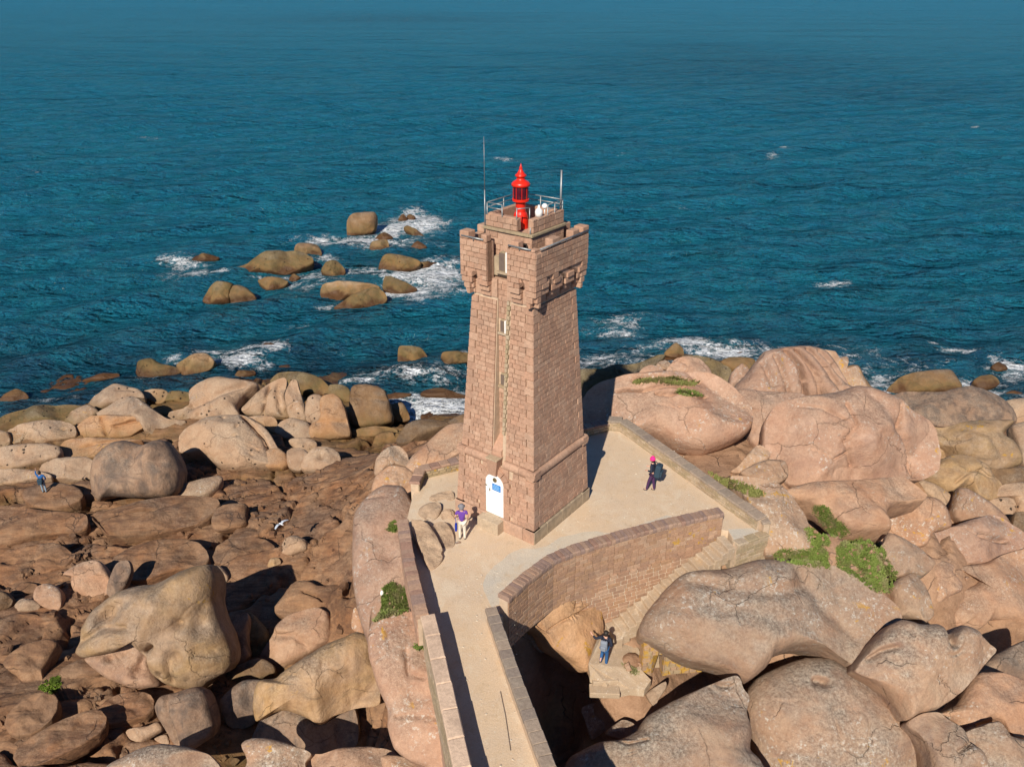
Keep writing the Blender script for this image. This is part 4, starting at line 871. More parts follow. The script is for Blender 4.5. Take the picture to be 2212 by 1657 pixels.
rock('small bleached dome with black pits at the left', 'A', [(505,575),(560,510),(690,455),(765,510),(680,570),(600,608)], 'tan', 38, pit=1)
rock('pale pyramid shaped rock sloping right on the left shore', 'A', [(720,535),(860,455),(1000,378),(1110,430),(1250,540),(1340,575),(1450,570),(1380,625),(1150,705),(1080,570),(900,540)], 'tan', 34, fac=3, p=4, cr=[([(1000,385),(1060,540)],-.12,40)])
rock('split orange faced block in front of the pale pyramid rock', 'A', [(562,672),(650,572),(740,532),(1095,545),(1145,580),(1090,640),(985,716),(800,708),(640,706)], 'orange', 52, p=5, bulge=.4, cr=[([(795,560),(810,620),(850,710)],.35,9),([(905,630),(1000,590),(1075,575)],.35,9)])
rock('flat pale slab with a row of black pits at the left', 'A', [(50,655),(180,608),(430,573),(570,605),(590,680),(540,705),(380,740),(270,782),(230,757),(80,748)], 'tan', 30, pit=1.6, p=4)
rock('pale slab cut by the left edge of the picture', 'A', [(-80,800),(-80,660),(60,668),(75,740),(0,790)], 'tan', 30)
rock('long tan slab with a dark lower edge on the left shore', 'A', [(-80,965),(-80,810),(100,770),(460,758),(468,852),(330,892),(150,942)], 'tan', 28, p=5, bulge=.35)
rock('orange tan slab between long slabs left of the big boulder', 'A', [(468,862),(472,745),(600,708),(900,722),(1110,728),(1060,745),(850,775),(780,835),(740,868)], 'orange', 34, p=5, bulge=.35, cr=[([(620,785),(1000,735)],.2,10)])
rock('large bleached dome behind the dark boulder shadow', 'A', [(1405,815),(1412,700),(1500,630),(1620,570),(1900,552),(2060,640),(2150,790),(2200,880),(2080,930),(1900,950),(1750,950),(1600,860),(1480,840)], 'tan', 36, bulge=.6, cr=[([(1900,570),(2050,720),(2120,860)],.3,12)], pit=.8)
rock('smooth pale slab behind the person in the blue jacket', 'A', [(300,968),(345,900),(470,868),(740,862),(740,1000),(690,1022),(430,1025)], 'tan', 28, p=4, bulge=.35)
rock('low tan slab left of the person in the blue jacket', 'A', [(-80,1090),(-80,950),(70,955),(300,965),(430,1012),(260,1030),(0,1082)], 'tan', 24, p=5, bulge=.3)
rock('sunken oval slab beside the shadow of the big boulder', 'A', [(1340,1155),(1440,1072),(1690,1008),(1725,1030),(1690,1085),(1600,1150),(1400,1172)], 'tan', 25, p=3)
rock('giant dark stained boulder standing alone on the left shore', 'A', [(738,1110),(733,1000),(765,860),(850,768),(960,735),(1100,772),(1200,735),(1275,742),(1350,840),(1395,960),(1382,1090),(1330,1155),(1100,1168),(900,1158),(800,1196),(745,1145)], 'dark', 62, lift=.1, bulge=.75, p=3, fac=0, dents=[(1090,800,110,.18),(1290,880,60,.22)], cr=[([(760,860),(830,1000),(900,1130)],-.10,70),([(1200,750),(1250,850),(1300,950)],-.10,50)], rough=.04, T=1.0)
rock('broad smooth brown slab at the left edge below the person', 'A', [(-90,1560),(-90,1240),(350,1282),(640,1300),(672,1370),(600,1432),(380,1442),(60,1542)], 'bedrock', 20, bulge=.3, p=3)
rock('layered dark slab below the giant boulder', 'A', [(690,1300),(1000,1240),(1330,1170),(1600,1168),(1710,1190),(1640,1300),(1500,1385),(1300,1452),(870,1492),(760,1375)], 'bedrock', 22, bulge=.4, p=4, cr=[([(700,1360),(1020,1330),(1220,1310)],.2,9),([(860,1480),(720,1310)],.3,9)])
rock('twin block outcrop right of the layered dark slab', 'A', [(1650,1408),(1652,1310),(1710,1240),(1830,1222),(1925,1225),(1905,1300),(1925,1400),(1700,1435)], 'bedrock', 40, p=5)
# --- B
rock('algae topped rock at the crest of the left shore', 'B', [(240,270),(300,208),(400,198),(520,213),(620,248),(692,320),(702,372),(600,360),(440,340),(330,300)], 'olive', 32, pit=.8)
rock('pointed fin of pale granite with a vertical split', 'B', [(2,520),(100,400),(230,290),(330,248),(358,270),(342,400),(385,545),(250,545)], 'tan', 50, p=3.5, cr=[([(230,320),(190,535)],.35,9),([(290,310),(330,530)],.3,10)])
rock('narrow pale fin beside the pointed fin', 'B', [(352,400),(368,330),(400,268),(440,268),(458,340),(502,470),(522,565),(490,600),(390,560)], 'tan', 50, pit=1)
rock('green brown rock between the fins and the sea', 'B', [(698,372),(700,300),(800,303),(850,340),(862,420),(830,435),(760,395)], 'olive', 42)
rock('rounded pale rock between two black clefts', 'B', [(508,522),(530,400),(590,373),(642,400),(655,535),(610,622),(550,625)], 'tan', 52)
rock('big orange brown cliff block with a grey top', 'B', [(535,715),(540,605),(640,570),(620,430),(650,380),(745,373),(805,455),(832,580),(862,692),(800,705),(640,728)], 'orange', 52, p=4, cr=[([(540,600),(820,590)],.12,20)])
rock('squared brown block at the top of the shore by the surf', 'B', [(852,570),(857,390),(872,310),(950,293),(1112,320),(1152,420),(1192,572),(1130,602),(1000,622),(900,625)], 'brown', 55, p=5, bulge=.45, cr=[([(865,400),(1145,420)],.15,12)])
rock('low orange rock under the squared brown block', 'B', [(865,695),(895,640),(1100,618),(1212,640),(1222,672),(1000,705)], 'orange', 38, p=4)
rock('round brown rock touching the white surf', 'B', [(1172,572),(1170,462),(1260,438),(1302,510),(1312,562),(1250,580)], 'brown', 45)
rock('pale low rock in front of the pointed fins', 'B', [(272,655),(320,588),(400,558),(530,598),(545,705),(420,714),(350,712)], 'tan', 40, pit=.9)
rock('small triangular slab under the pointed fin', 'B', [(65,548),(250,545),(285,600),(262,665),(180,605)], 'tan', 35)
rock('square cracked block on the mid shore', 'B', [(165,935),(198,802),(342,793),(390,958)], 'orange', 40, p=5)
rock('jointed block right of the square cracked block', 'B', [(385,955),(365,870),(372,795),(480,788),(555,850),(490,905),(478,962)], 'tan', 38, p=5)
rock('flat topped cracked block with a dark hole', 'B', [(480,965),(488,885),(570,788),(700,778),(785,850),(772,945),(600,975)], 'tan', 36, p=5, dents=[(640,865,30,.4)])
rock('leaning slab behind the cracked blocks', 'B', [(375,745),(400,713),(560,718),(605,762),(540,835),(450,802)], 'tan', 34, p=4)
rock('flat dark rocks left of the tower by the surf', 'B', [(1210,740),(1240,685),(1300,600),(1450,573),(1625,588),(1600,625),(1400,695),(1300,740)], 'brown', 20, p=4)
rock('brown shore rock touching the tower edge', 'B', [(1600,620),(1640,575),(1740,525),(1780,560),(1740,625)], 'brown', 30)
rock('orange seaweed rock behind the white surf', 'B', [(1405,372),(1450,338),(1560,328),(1740,378),(1760,396),(1500,394)], 'orange', 25, cat='sea rock', name='sea_rock')
rock('thin orange reef left of the white surf', 'B', [(1135,412),(1150,370),(1330,368),(1250,402)], 'orange', 20, cat='sea rock', name='sea_rock')
rock('great smooth pink slope rock left of the tower', 'B', [(1295,935),(1345,852),(1450,758),(1610,622),(1760,600),(1900,700),(1900,900),(1680,900),(1500,960),(1370,982)], 'pink', 38, bulge=.4, z=-5.2, p=3, fac=1)
rock('round grey pink boulder beside the great slope rock', 'B', [(1048,985),(1065,870),(1150,788),(1232,778),(1295,840),(1305,935),(1200,925),(1140,955),(1085,1005)], 'pinkgrey', 50, bulge=.7, cr=[([(1215,870),(1220,925)],.25,10)])
rock('smooth pink dome at the head of the whaleback', 'B', [(1025,1125),(1058,1020),(1160,938),(1290,948),(1375,1030),(1375,1095),(1310,1135),(1190,1115),(1060,1135)], 'pink', 35, bulge=.6, z=-2.2, T=2)
rock('long whaleback of pink granite beside the block coped wall', 'J', [(118,560),(122,240),(165,155),(230,85),(290,48),(400,55),(445,130),(480,200),(505,262),(520,420),(520,600),(500,760),(420,790),(300,830),(225,880),(205,912),(150,770)], 'pinkclean', 25, z=-3.3, bulge=.45, p=3.2, fac=1, T=2.6, dents=[(330,480,60,.12)], cr=[([(205,130),(300,135)],.06,8)], cen=(300,400))
rock('tall smooth pink rock carrying the footbridge wall', 'J', [(206,930),(225,840),(300,775),(440,765),(540,830),(600,1000),(650,1200),(700,1400),(720,1700),(560,1655),(440,1605),(355,1540),(320,1430),(318,1320),(260,1185),(215,1030)], 'pinkclean', 38, z=-3.6, bulge=.45, p=3.2, fac=1, T=2.6, cr=[([(370,1370),(480,1365),(600,1380)],.10,14),([(430,1000),(440,1130),(530,1150)],.12,16)], dents=[(480,1250,70,.14)], cen=(450,1200))
rock('small pink boulder wedged under the whaleback', 'J', [(108,850),(118,745),(150,735),(205,880),(165,895)], 'pink', 50)
rock('small conical rock above the gull shadow', 'D', [(668,115),(700,48),(760,18),(842,48),(855,112),(800,135),(740,155),(690,145)], 'tan', 45, bulge=.8)
rock('small pale yellow stone on the bedrock', 'D', [(578,232),(600,180),(652,178),(662,212),(620,238)], 'ochre', 45, bulge=.8, name='stone', cat='stone')
# --- C
rock('pink flat topped boulder with a shaded side on the lower left', 'C', [(508,345),(530,300),(435,300),(560,218),(690,188),(752,250),(782,330),(772,412),(720,444),(640,448),(540,425)], 'pink', 42, p=4.5, bulge=.5)
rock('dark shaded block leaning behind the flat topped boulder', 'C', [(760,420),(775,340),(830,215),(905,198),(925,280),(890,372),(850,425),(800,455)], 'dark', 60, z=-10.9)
rock('cracked rose block between small boulders on the lower left', 'C', [(240,470),(250,390),(330,352),(405,380),(442,440),(425,530),(380,548),(300,512)], 'pink', 45, p=4, cr=[([(290,450),(300,375)],.3,10)])
rock('low brown slab beside the cracked rose block', 'C', [(78,405),(110,352),(255,360),(242,412),(130,425)], 'bedrock', 30)
rock('oval pebble shaped boulder on the lower left', 'C', [(105,512),(160,465),(262,480),(285,520),(240,548),(140,553)], 'tan', 40, bulge=.9)
rock('rounded boulder cut by the left edge of the picture', 'C', [(-50,535),(-50,420),(40,418),(84,472),(62,520),(10,548)], 'brown', 45, bulge=.8)
rock('knotted brown outcrop left of the skull boulder', 'C', [(30,925),(80,858),(200,788),(330,758),(405,780),(355,880),(305,960),(292,1042),(200,1082),(120,1005),(60,965)], 'bedrock', 28, rough=.1, dents=[(250,900,50,.3)])
rock('flat brown slab left under the skull boulder', 'C', [(425,1065),(440,968),(560,908),(690,895),(760,940),(700,1000),(560,1030),(480,1095)], 'bedrock', 26)
rock('huge skull shaped ochre boulder with hollows on the lower left', 'C', [(578,825),(612,740),(620,650),(700,530),(850,420),(1000,378),(1110,370),(1300,268),(1480,232),(1532,340),(1522,480),(1552,600),(1622,760),(1645,900),(1605,970),(1500,1022),(1430,1092),(1300,1072),(1230,1052),(1142,985),(1132,900),(1062,810),(1010,742),(900,792),(850,822),(640,862)], 'ochre', 58, bulge=.75, p=3.2, fac=0, cen=(1160,660), lift=.3, T=1.0,
     dents=[(860,540,85,.32),(800,580,60,.25),(920,480,50,.2),(1350,600,40,.22),(1150,780,40,.12),(1330,830,50,.25),(1210,960,25,.25),(1500,500,40,.18),(1480,620,60,.2),(990,450,35,.12)],
     cr=[([(1110,380),(1200,480),(1160,620),(1030,720)],-.15,70),([(650,740),(800,650),(1000,620)],.14,22),([(1300,290),(1200,430)],-.10,40),([(1280,860),(1300,1000)],.12,26),([(1130,790),(1180,745)],.25,12),([(1480,800),(1620,820)],.1,50)])
rock('pink jaw shaped boulder under the skull boulder', 'C', [(618,892),(680,850),(830,818),(900,780),(1000,738),(1042,800),(1062,900),(1132,1042),(1112,1082),(960,1092),(850,1052),(780,1022),(680,952)], 'pink', 52, bulge=.7, fac=1, dents=[(920,840,60,.3),(810,880,25,.4),(1010,950,40,.3)], cr=[([(1000,1000),(1040,880)],.25,16)], lift=.2)
rock('small curled rock at the tip of the skull boulder', 'C', [(1475,240),(1560,235),(1615,300),(1602,342),(1550,345)], 'tan', 50, bulge=.8)
rock('loaf shaped boulder with a crooked seam at the lower left', 'C', [(1118,1225),(1150,1158),(1240,1138),(1370,1098),(1452,1120),(1502,1230),(1525,1350),(1502,1432),(1400,1502),(1340,1535),(1250,1492),(1190,1392),(1130,1295)], 'dark', 55, bulge=.8, p=3.2, cr=[([(1215,1150),(1240,1250),(1265,1320),(1285,1480)],.2,14)])
rock('long narrow stone beside the loaf shaped boulder', 'C', [(898,1412),(920,1388),(1050,1368),(1120,1338),(1148,1390),(1060,1442),(1000,1478),(930,1458)], 'tan', 35, bulge=.7)
rock('small square stone touching the loaf shaped boulder', 'C', [(1098,1455),(1180,1428),(1198,1490),(1140,1484)], 'tan', 40, name='stone', cat='stone')
rock('speckled grey dome on the bottom edge at the left', 'C', [(700,1760),(760,1660),(820,1618),(1000,1530),(1150,1498),(1330,1520),(1470,1570),(1535,1640),(1560,1760)], 'pinkgrey', 40, bulge=.6, z=-8.2)
for lb_, pt_ in (('long brown slab at the lower left below the bright algae', [(20,1330),(150,1190),(300,1120),(410,1150),(395,1290),(260,1400),(80,1440)]),
 ('wide rust streaked slab along the bottom of the left shore', [(80,1560),(290,1400),(520,1290),(700,1240),(760,1330),(660,1460),(420,1580),(160,1680)]),
 ('dark layered slab between the skull boulder and the loaf shaped boulder', [(640,1300),(800,1150),(1000,1120),(1090,1160),(1080,1270),(880,1330),(720,1370)]),
 ('flat reddish slab above the skull boulder', [(760,200),(1000,60),(1380,40),(1480,150),(1440,225),(1240,250),(1020,340),(860,330)]),
 ('tilted brown slab at the left edge above the small boulders', [(-80,330),(-80,180),(200,90),(420,70),(520,160),(430,250),(180,330)]),
 ('cracked brown slab left of the pale yellow stone', [(1500,200),(1560,60),(1760,20),(1930,60),(1960,170),(1800,220),(1640,235)])):
    rock(lb_, 'C', pt_, 'bedrock', 14, p=7, bulge=.15, fac=3, rough=.12)
rock('flat brown ledge on which the person in the blue jacket stands', 'P', [(44,1072),(62,1052),(118,1042),(168,1052),(182,1076),(136,1096),(76,1096)], 'bedrock', 10, p=5, bulge=.12, lift=.25, fac=1)
# --- D
rock('pale boulder half in shadow right of the skull boulder', 'D', [(405,785),(430,565),(500,618),(562,700),(575,800),(520,855),(465,865)], 'olive', 55, bulge=.6)
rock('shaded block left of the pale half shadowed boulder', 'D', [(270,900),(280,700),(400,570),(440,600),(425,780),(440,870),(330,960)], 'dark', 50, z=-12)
rock('two toned boulder with a rose lower facet', 'D', [(520,892),(560,810),(620,718),(640,658),(720,588),(900,532),(992,560),(1012,630),(1025,755),(950,805),(820,885),(700,955),(600,922)], 'pink', 50, bulge=.6, fac=2, cr=[([(640,720),(780,720),(860,790)],.18,26)])
rock('broken brown slab under the two toned boulder', 'D', [(175,1072),(330,958),(500,888),(600,925),(620,985),(480,1045),(350,1062)], 'brown', 30)
rock('grey brown boulder left of the golden saddle boulder', 'D', [(248,1200),(280,1138),(400,1048),(525,1045),(510,1100),(495,1200),(495,1325),(420,1372),(330,1385),(270,1302)], 'dark', 50, bulge=.7)
rock('golden saddle boulder with a dark furrowed back', 'D', [(488,1205),(500,1100),(540,1038),(640,1028),(700,980),(850,878),(1000,788),(1100,750),(1200,708),(1310,760),(1310,880),(1345,1000),(1355,1205),(1200,1235),(1050,1285),(985,1330),(955,1345),(880,1305),(780,1262),(700,1248),(600,1275),(508,1325)], 'ochre', 50, bulge=.75, p=3, fac=1, lift=2.3, cr=[([(860,900),(960,1000),(965,1320)],-.16,60)], flute=.10, T=.8, cen=(930,1060))
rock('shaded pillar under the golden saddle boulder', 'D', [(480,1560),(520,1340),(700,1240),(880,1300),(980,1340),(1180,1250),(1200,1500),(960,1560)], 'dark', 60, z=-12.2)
rock('rose slab on the bottom edge left of the bridge', 'D', [(395,1502),(470,1458),(620,1468),(780,1518),(875,1560),(830,1630),(850,1780),(395,1780),(440,1622)], 'pinkgrey', 32, z=-8.5)
rock('dark rose slab on the bottom edge beside the bridge', 'D', [(828,1562),(960,1568),(1100,1528),(1300,1518),(1480,1560),(1520,1780),(880,1780),(840,1640)], 'pink', 28, z=-8.8)
rock('thin pink ledge below the bridge rock on the bottom edge', 'D', [(1380,1592),(1500,1578),(1700,1640),(1760,1780),(1460,1780)], 'pink', 30, z=-8.3)
rock('layered outcrop between the shadow and the whaleback', 'D', [(608,552),(700,440),(760,350),(860,338),(960,400),(1190,330),(1215,512),(1000,545),(760,602),(700,602)], 'bedrock', 26, p=4, cr=[([(850,440),(950,480),(970,500)],.3,10)])
# --- E / F : right hand headland
rock('brown coastal ridge just right of the tower', 'E', [(120,330),(120,500),(230,560),(420,430),(560,380),(720,300),(860,190),(800,185),(640,250),(450,278),(320,310)], 'olive', 28, pit=.8, rough=.12)
rock('pointed brown rock on the skyline of the headland', 'E', [(868,172),(900,130),(960,83),(1012,130),(1022,182),(980,208)], 'brown', 50)
rock('pitted grey green rock behind the flat cap boulder', 'E', [(1015,190),(1150,188),(1300,238),(1412,298),(1392,420),(1260,350),(1200,262),(1050,205)], 'olive', 35, pit=1.4)
rock('dark brown shore rock between the cap and ribbed boulders', 'E', [(1335,242),(1400,208),(1600,218),(1625,300),(1560,315),(1440,302)], 'brown', 30)
rock('grey knob on top of the flat cap boulder', 'E', [(798,292),(810,248),(870,228),(915,258),(885,302)], 'pinkgrey', 50, z=-1.0)
rock('left rounded hump on the cap boulder', 'E', [(645,375),(680,300),(750,268),(835,288),(875,350),(800,385)], 'pinkclean', 48, z=-1.0)
rock('pink peaked hump on the cap boulder', 'E', [(855,375),(900,288),(960,218),(1050,198),(1155,218),(1235,300),(1245,355),(1100,405),(950,395)], 'pinkclean', 46, z=-.9, cr=[([(1000,240),(1050,270),(1030,330)],.2,14)])
rock('huge flat cap boulder half in the tower shadow', 'E', [(160,780),(180,600),(250,480),(350,410),(520,365),(700,345),(900,335),(1230,335),(1400,430),(1560,600),(1578,700),(1560,795),(1450,872),(1200,962),(1080,952),(980,932),(900,885),(800,842),(700,830),(400,830)], 'pinkclean', 38, z=-.9, bulge=.45, p=3.6, fac=3, T=.55, dents=[(1250,640,120,.05)],
     cr=[([(470,490),(560,490),(680,515),(760,500),(900,495),(1000,500)],.26,8),([(780,555),(880,570),(980,550),(1140,575),(1190,550)],.26,8),([(600,410),(800,400),(900,420),(1150,410)],.12,16)])
rock('shelf of pink rock under the flat cap boulder', 'E', [(780,840),(1000,900),(1200,930),(1500,830),(1560,900),(1560,1000),(1500,1082),(1350,1112),(1180,1112),(1000,995)], 'pinkclean', 26, z=-2.9, bulge=.25)
rock('thumb shaped pink rock in the gap before the ribbed boulder', 'E', [(1398,445),(1420,338),(1500,258),(1552,288),(1562,345),(1480,435),(1430,485)], 'pinkclean', 52, z=-2.5, bulge=.8)
rock('small blocky stack behind the ribbed boulder', 'F', [(350,300),(360,140),(480,145),(485,200),(572,190),(560,300),(640,258),(700,360),(720,440),(500,430)], 'lichen', 50, z=-6, rough=.12)
rock('brown shore rock behind the headland', 'F', [(500,430),(560,270),(655,258),(700,350),(760,430),(830,470),(880,500),(700,480)], 'brown', 35)
rock('tall ribbed pink boulder on the headland skyline', 'P', [(1576,865),(1596,829),(1617,806),(1637,781),(1653,762),(1692,754),(1744,751),(1777,760),(1802,790),(1828,833),(1862,850),(1850,880),(1700,880),(1640,880)], 'pinkclean', 55, z=-2.2, bulge=.7, p=2.6, fac=0, T=.9,
     cr=[([(1690,765),(1712,800),(1725,860)],.30,5),([(1712,764),(1742,810),(1758,862)],.30,5),([(1665,775),(1680,830),(1690,865)],.22,5),([(1738,760),(1775,810),(1800,850)],.26,6),([(1760,765),(1800,810),(1835,850)],.22,6),([(1640,790),(1655,840)],.18,6)])
rock('smooth saddle of pink rock below the ribbed boulder', 'P', [(1572,868),(1600,842),(1650,848),(1730,852),(1760,880),(1700,930),(1665,990),(1620,950),(1616,890)], 'pinkclean', 48, z=-2.3, bulge=.35, fac=1)
rock('massive folded pink boulder in the middle of the headland', 'P', [(1658,970),(1660,910),(1685,873),(1740,860),(1800,853),(1850,838),(1890,846),(1940,868),(1967,893),(2002,908),(2020,935),(2027,980),(2024,1012),(1995,1032),(1930,1031),(1890,1047),(1800,1052),(1730,1058),(1700,1047),(1680,1012)], 'pinkclean', 50, z=-1.9, bulge=.55, p=3.6, fac=5, T=.9, rough=.07,
     cr=[([(1808,885),(1825,930),(1800,965),(1825,1010)],.10,3.5),([(1935,880),(1925,935),(1965,985),(1975,1030)],.12,3.5),([(1740,975),(1780,1000),(1810,985)],.09,3),([(1720,880),(1760,890),(1800,920)],.05,4),([(1870,860),(1900,900),(1920,930)],.05,12)], dents=[(1925,925,16,.15),(1850,900,30,.08)])
rock('whitish lump at the foot of the massive folded boulder', 'E', [(1425,1140),(1490,1090),(1560,1000),(1640,928),(1705,958),(1738,1010),(1700,1070),(1560,1138),(1500,1150)], 'lichen', 40, z=-1.1, bulge=.6)
rock('second whitish lump nearer the grassy bank', 'E', [(1495,1155),(1600,1095),(1720,1055),(1855,1068),(1885,1180),(1820,1235),(1730,1265),(1640,1255),(1560,1205)], 'lichen', 38, z=-1.1, bulge=.6, cr=[([(1700,1090),(1780,1130),(1810,1190)],.15,14)])
rock('smooth pink shelf below the massive folded boulder', 'F', [(100,1230),(300,1170),(750,1150),(1000,1120),(1185,1260),(1080,1290),(900,1340),(868,1420),(900,1520),(600,1520),(480,1440),(330,1330),(200,1300)], 'pink', 26, z=-1.4, bulge=.35, dents=[(400,1330,90,.1)])
rock('orange lichen crusted rock outside the diagonal wall', 'P', [(1646,1150),(1610,1075),(1580,1030),(1640,1035),(1690,1052),(1735,1110),(1752,1160),(1748,1192),(1690,1198),(1650,1196)], 'lichen', 36, z=-1.0, bulge=.4)
rock('rusty brown reef in the sea right of the headland', 'F', [(878,465),(960,368),(1060,318),(1340,288),(1402,330),(1455,422),(1400,475),(1280,485),(1050,465)], 'brown', 42, bulge=.6, name='sea_rock', cat='sea rock')
rock('small rusty rock in the surf near the right edge', 'F', [(1556,375),(1600,338),(1700,328),(1755,390),(1680,434),(1600,434)], 'orange', 40, cat='sea rock', name='sea_rock')
rock('dark red wave washed rock near the right edge', 'F', [(1698,262),(1740,230),(1800,248),(1815,282),(1740,294)], 'orange', 30, cat='sea rock', name='sea_rock')
rock('rusty ledge at the right edge by the surf', 'F', [(1755,505),(1850,450),(1950,478),(2050,520),(1850,535)], 'brown', 32)
rock('long dark banded slab sloping to the sea at right', 'F', [(895,495),(1050,448),(1280,486),(1400,448),(1560,428),(1780,520),(1865,620),(1885,700),(1700,705),(1500,712),(1350,735),(1250,725),(1120,655),(1030,605)], 'dark', 22, bulge=.35, p=4, cr=[([(1250,715),(1500,690),(1880,690)],.06,30)])
rock('white dry slab at the right edge of the picture', 'F', [(1795,535),(2050,530),(2050,700),(1880,682)], 'tan', 25)
rock('ochre brown hogback near the right edge', 'F', [(1245,735),(1330,738),(1500,700),(1700,692),(1850,700),(1760,800),(1860,880),(1915,1005),(1800,1055),(1700,1065),(1560,1015),(1400,905),(1300,835)], 'ochre', 34, bulge=.6, p=3, cr=[([(1430,780),(1600,850),(1740,1000)],.1,30)])
rock('tan boulder on the right edge above the hogback', 'F', [(1855,725),(1990,690),(2080,760),(2080,1020),(1950,1010),(1910,880)], 'tan', 48)
rock('little yellow dome squeezed beside the folded boulder', 'F', [(1250,905),(1270,840),(1330,838),(1380,900),(1342,965),(1280,975)], 'ochre', 48, bulge=.8)
rock('olive tinted ledge boulder right of the folded boulder', 'F', [(1155,1125),(1280,1008),(1380,958),(1500,968),(1640,1038),(1690,1120),(1775,1180),(1722,1285),(1640,1305),(1560,1295),(1470,1195),(1360,1245),(1280,1195)], 'ochre', 36, bulge=.6, cr=[([(1370,1190),(1480,1100),(1560,1100),(1640,1140)],.15,14)])
rock('low dark ledge near the right edge', 'F', [(1635,1055),(1750,1058),(2080,1040),(2080,1180),(1780,1175),(1700,1135)], 'brown', 30)
rock('angular tan block behind the leaning slab', 'F', [(1655,1305),(1800,1268),(1882,1300),(1875,1405),(1780,1415),(1700,1345)], 'tan', 45, p=4)
rock('olive wedge behind the pink hexagonal boulder', 'F', [(1115,1130),(1250,1178),(1372,1250),(1335,1330),(1250,1290),(1180,1240)], 'ochre', 35)
rock('orange pink wedge under the folded boulder', 'F', [(790,1132),(1030,1108),(1105,1140),(1190,1262),(1000,1275),(900,1200)], 'orange', 30)
rock('large tan rock at the right edge of the terraces', 'F', [(1775,1185),(1900,1165),(2080,1160),(2080,1440),(1890,1390),(1875,1285),(1740,1265)], 'tan', 40)
rock('brown rock in the right edge gap', 'F', [(1855,1565),(1885,1400),(2000,1400),(2080,1450),(2080,1700),(1880,1610)], 'brown', 45)
rock('leaning triangular slab near the right edge', 'F', [(1395,1405),(1430,1280),(1460,1183),(1640,1288),(1780,1398),(1845,1492),(1825,1560),(1560,1540),(1480,1490)], 'pink', 52, p=4, bulge=.45, fac=1)
rock('pink hexagonal boulder left of the leaning slab', 'F', [(888,1445),(920,1358),(960,1298),(1090,1273),(1230,1278),(1312,1330),(1352,1420),(1362,1510),(1230,1545),(1170,1650),(1090,1655),(990,1592),(930,1522)], 'pink', 48, p=3.6, bulge=.6, fac=2, cr=[([(1100,1430),(960,1350)],-.08,40)])
# --- H
rock('pink rock with a dark slot at the right edge', 'H', [(998,185),(1080,78),(1200,50),(1340,0),(1480,-30),(1640,60),(1700,110),(1720,180),(1600,235),(1450,305),(1300,302),(1150,292),(1050,262)], 'pinkclean', 38, bulge=.5, cr=[([(1350,118),(1450,138),(1560,140)],.3,16)], p=3.4)
rock('white spotted pink rock right of the large grass patch', 'H', [(705,215),(750,148),(768,93),(860,128),(960,188),(1040,258),(1085,290),(1000,372),(920,352),(870,372),(820,372),(790,312),(740,262)], 'lichen', 30, bulge=.5, z=-1.9)
rock('yellow and white lichen egg shaped boulder', 'H', [(785,455),(830,408),(900,368),(960,376),(1012,450),(1042,540),(1065,640),(990,702),(950,662),(870,645),(838,640),(808,540)], 'lichen', 42, bulge=.7, z=-3.2)
rock('wedge shaped tan rock in the black cleft at right', 'H', [(998,382),(1010,368),(1080,288),(1130,278),(1205,310),(1195,352),(1255,422),(1255,475),(1180,505),(1108,555),(1068,512),(1028,442)], 'pink', 42, bulge=.5)
rock('wide pink boulder filling the right edge', 'H', [(1118,695),(1130,638),(1200,558),(1240,478),(1340,440),(1372,410),(1285,370),(1215,322),(1400,298),(1500,258),(1620,218),(1800,200),(1800,720),(1550,672),(1440,672),(1350,742),(1230,718),(1180,742)], 'pink', 42, bulge=.5, p=3, cen=(1480,520))
rock('shaded boulder in the dark at the right edge', 'H', [(1345,1065),(1400,1000),(1500,900),(1800,780),(1800,1120),(1600,1065),(1500,1035)], 'dark', 38, z=-6)
rock('enormous smooth boulder above the steps with a speckled flank', 'P', [(1384,1372),(1398,1330),(1448,1268),(1490,1238),(1570,1233),(1640,1213),(1760,1218),(1832,1233),(1882,1268),(1932,1308),(1942,1338),(1905,1352),(1875,1378),(1858,1405),(1842,1434),(1780,1397),(1720,1392),(1670,1412),(1650,1442),(1612,1468),(1560,1442),(1480,1422),(1410,1388)], 'pinkgrey', 38, z=-3.2, bulge=.45, p=3, fac=2, T=.9,
     cr=[([(1490,1262),(1580,1283),(1660,1290),(1720,1275)],.10,16),([(1720,1240),(1770,1310),(1850,1375)],.08,14),([(1400,1345),(1520,1350),(1640,1370),(1690,1400)],-.06,20)])
rock('heart shaped grey pink boulder on the lower right', 'H', [(560,1015),(640,878),(720,778),(800,708),(870,678),(990,708),(1090,706),(1135,735),(1150,770),(1175,765),(1250,712),(1340,738),(1402,808),(1485,872),(1442,932),(1330,1052),(1240,1152),(1080,1262),(960,1292),(870,1335),(800,1182),(700,1092)], 'pinkgrey', 44, z=-3.6, bulge=.6, p=3.4, fac=3, T=1.5, cr=[([(1150,730),(1150,840)],.3,22),([(620,930),(700,880),(790,855)],.15,18),([(700,960),(860,1090),(880,1300)],-.05,30)])
rock('huge speckled boulder with a rock pool on the bottom edge', 'P', [(1610,1550),(1614,1510),(1640,1468),(1690,1443),(1740,1426),(1792,1428),(1852,1463),(1892,1498),(1937,1548),(1955,1562),(1992,1602),(2018,1660),(2040,1760),(1655,1760),(1640,1640)], 'pinkgrey', 42, z=-7.2, bulge=.6, p=3, fac=1, T=1.0, dents=[(1742,1473,9,.16),(1758,1477,9,.18)])
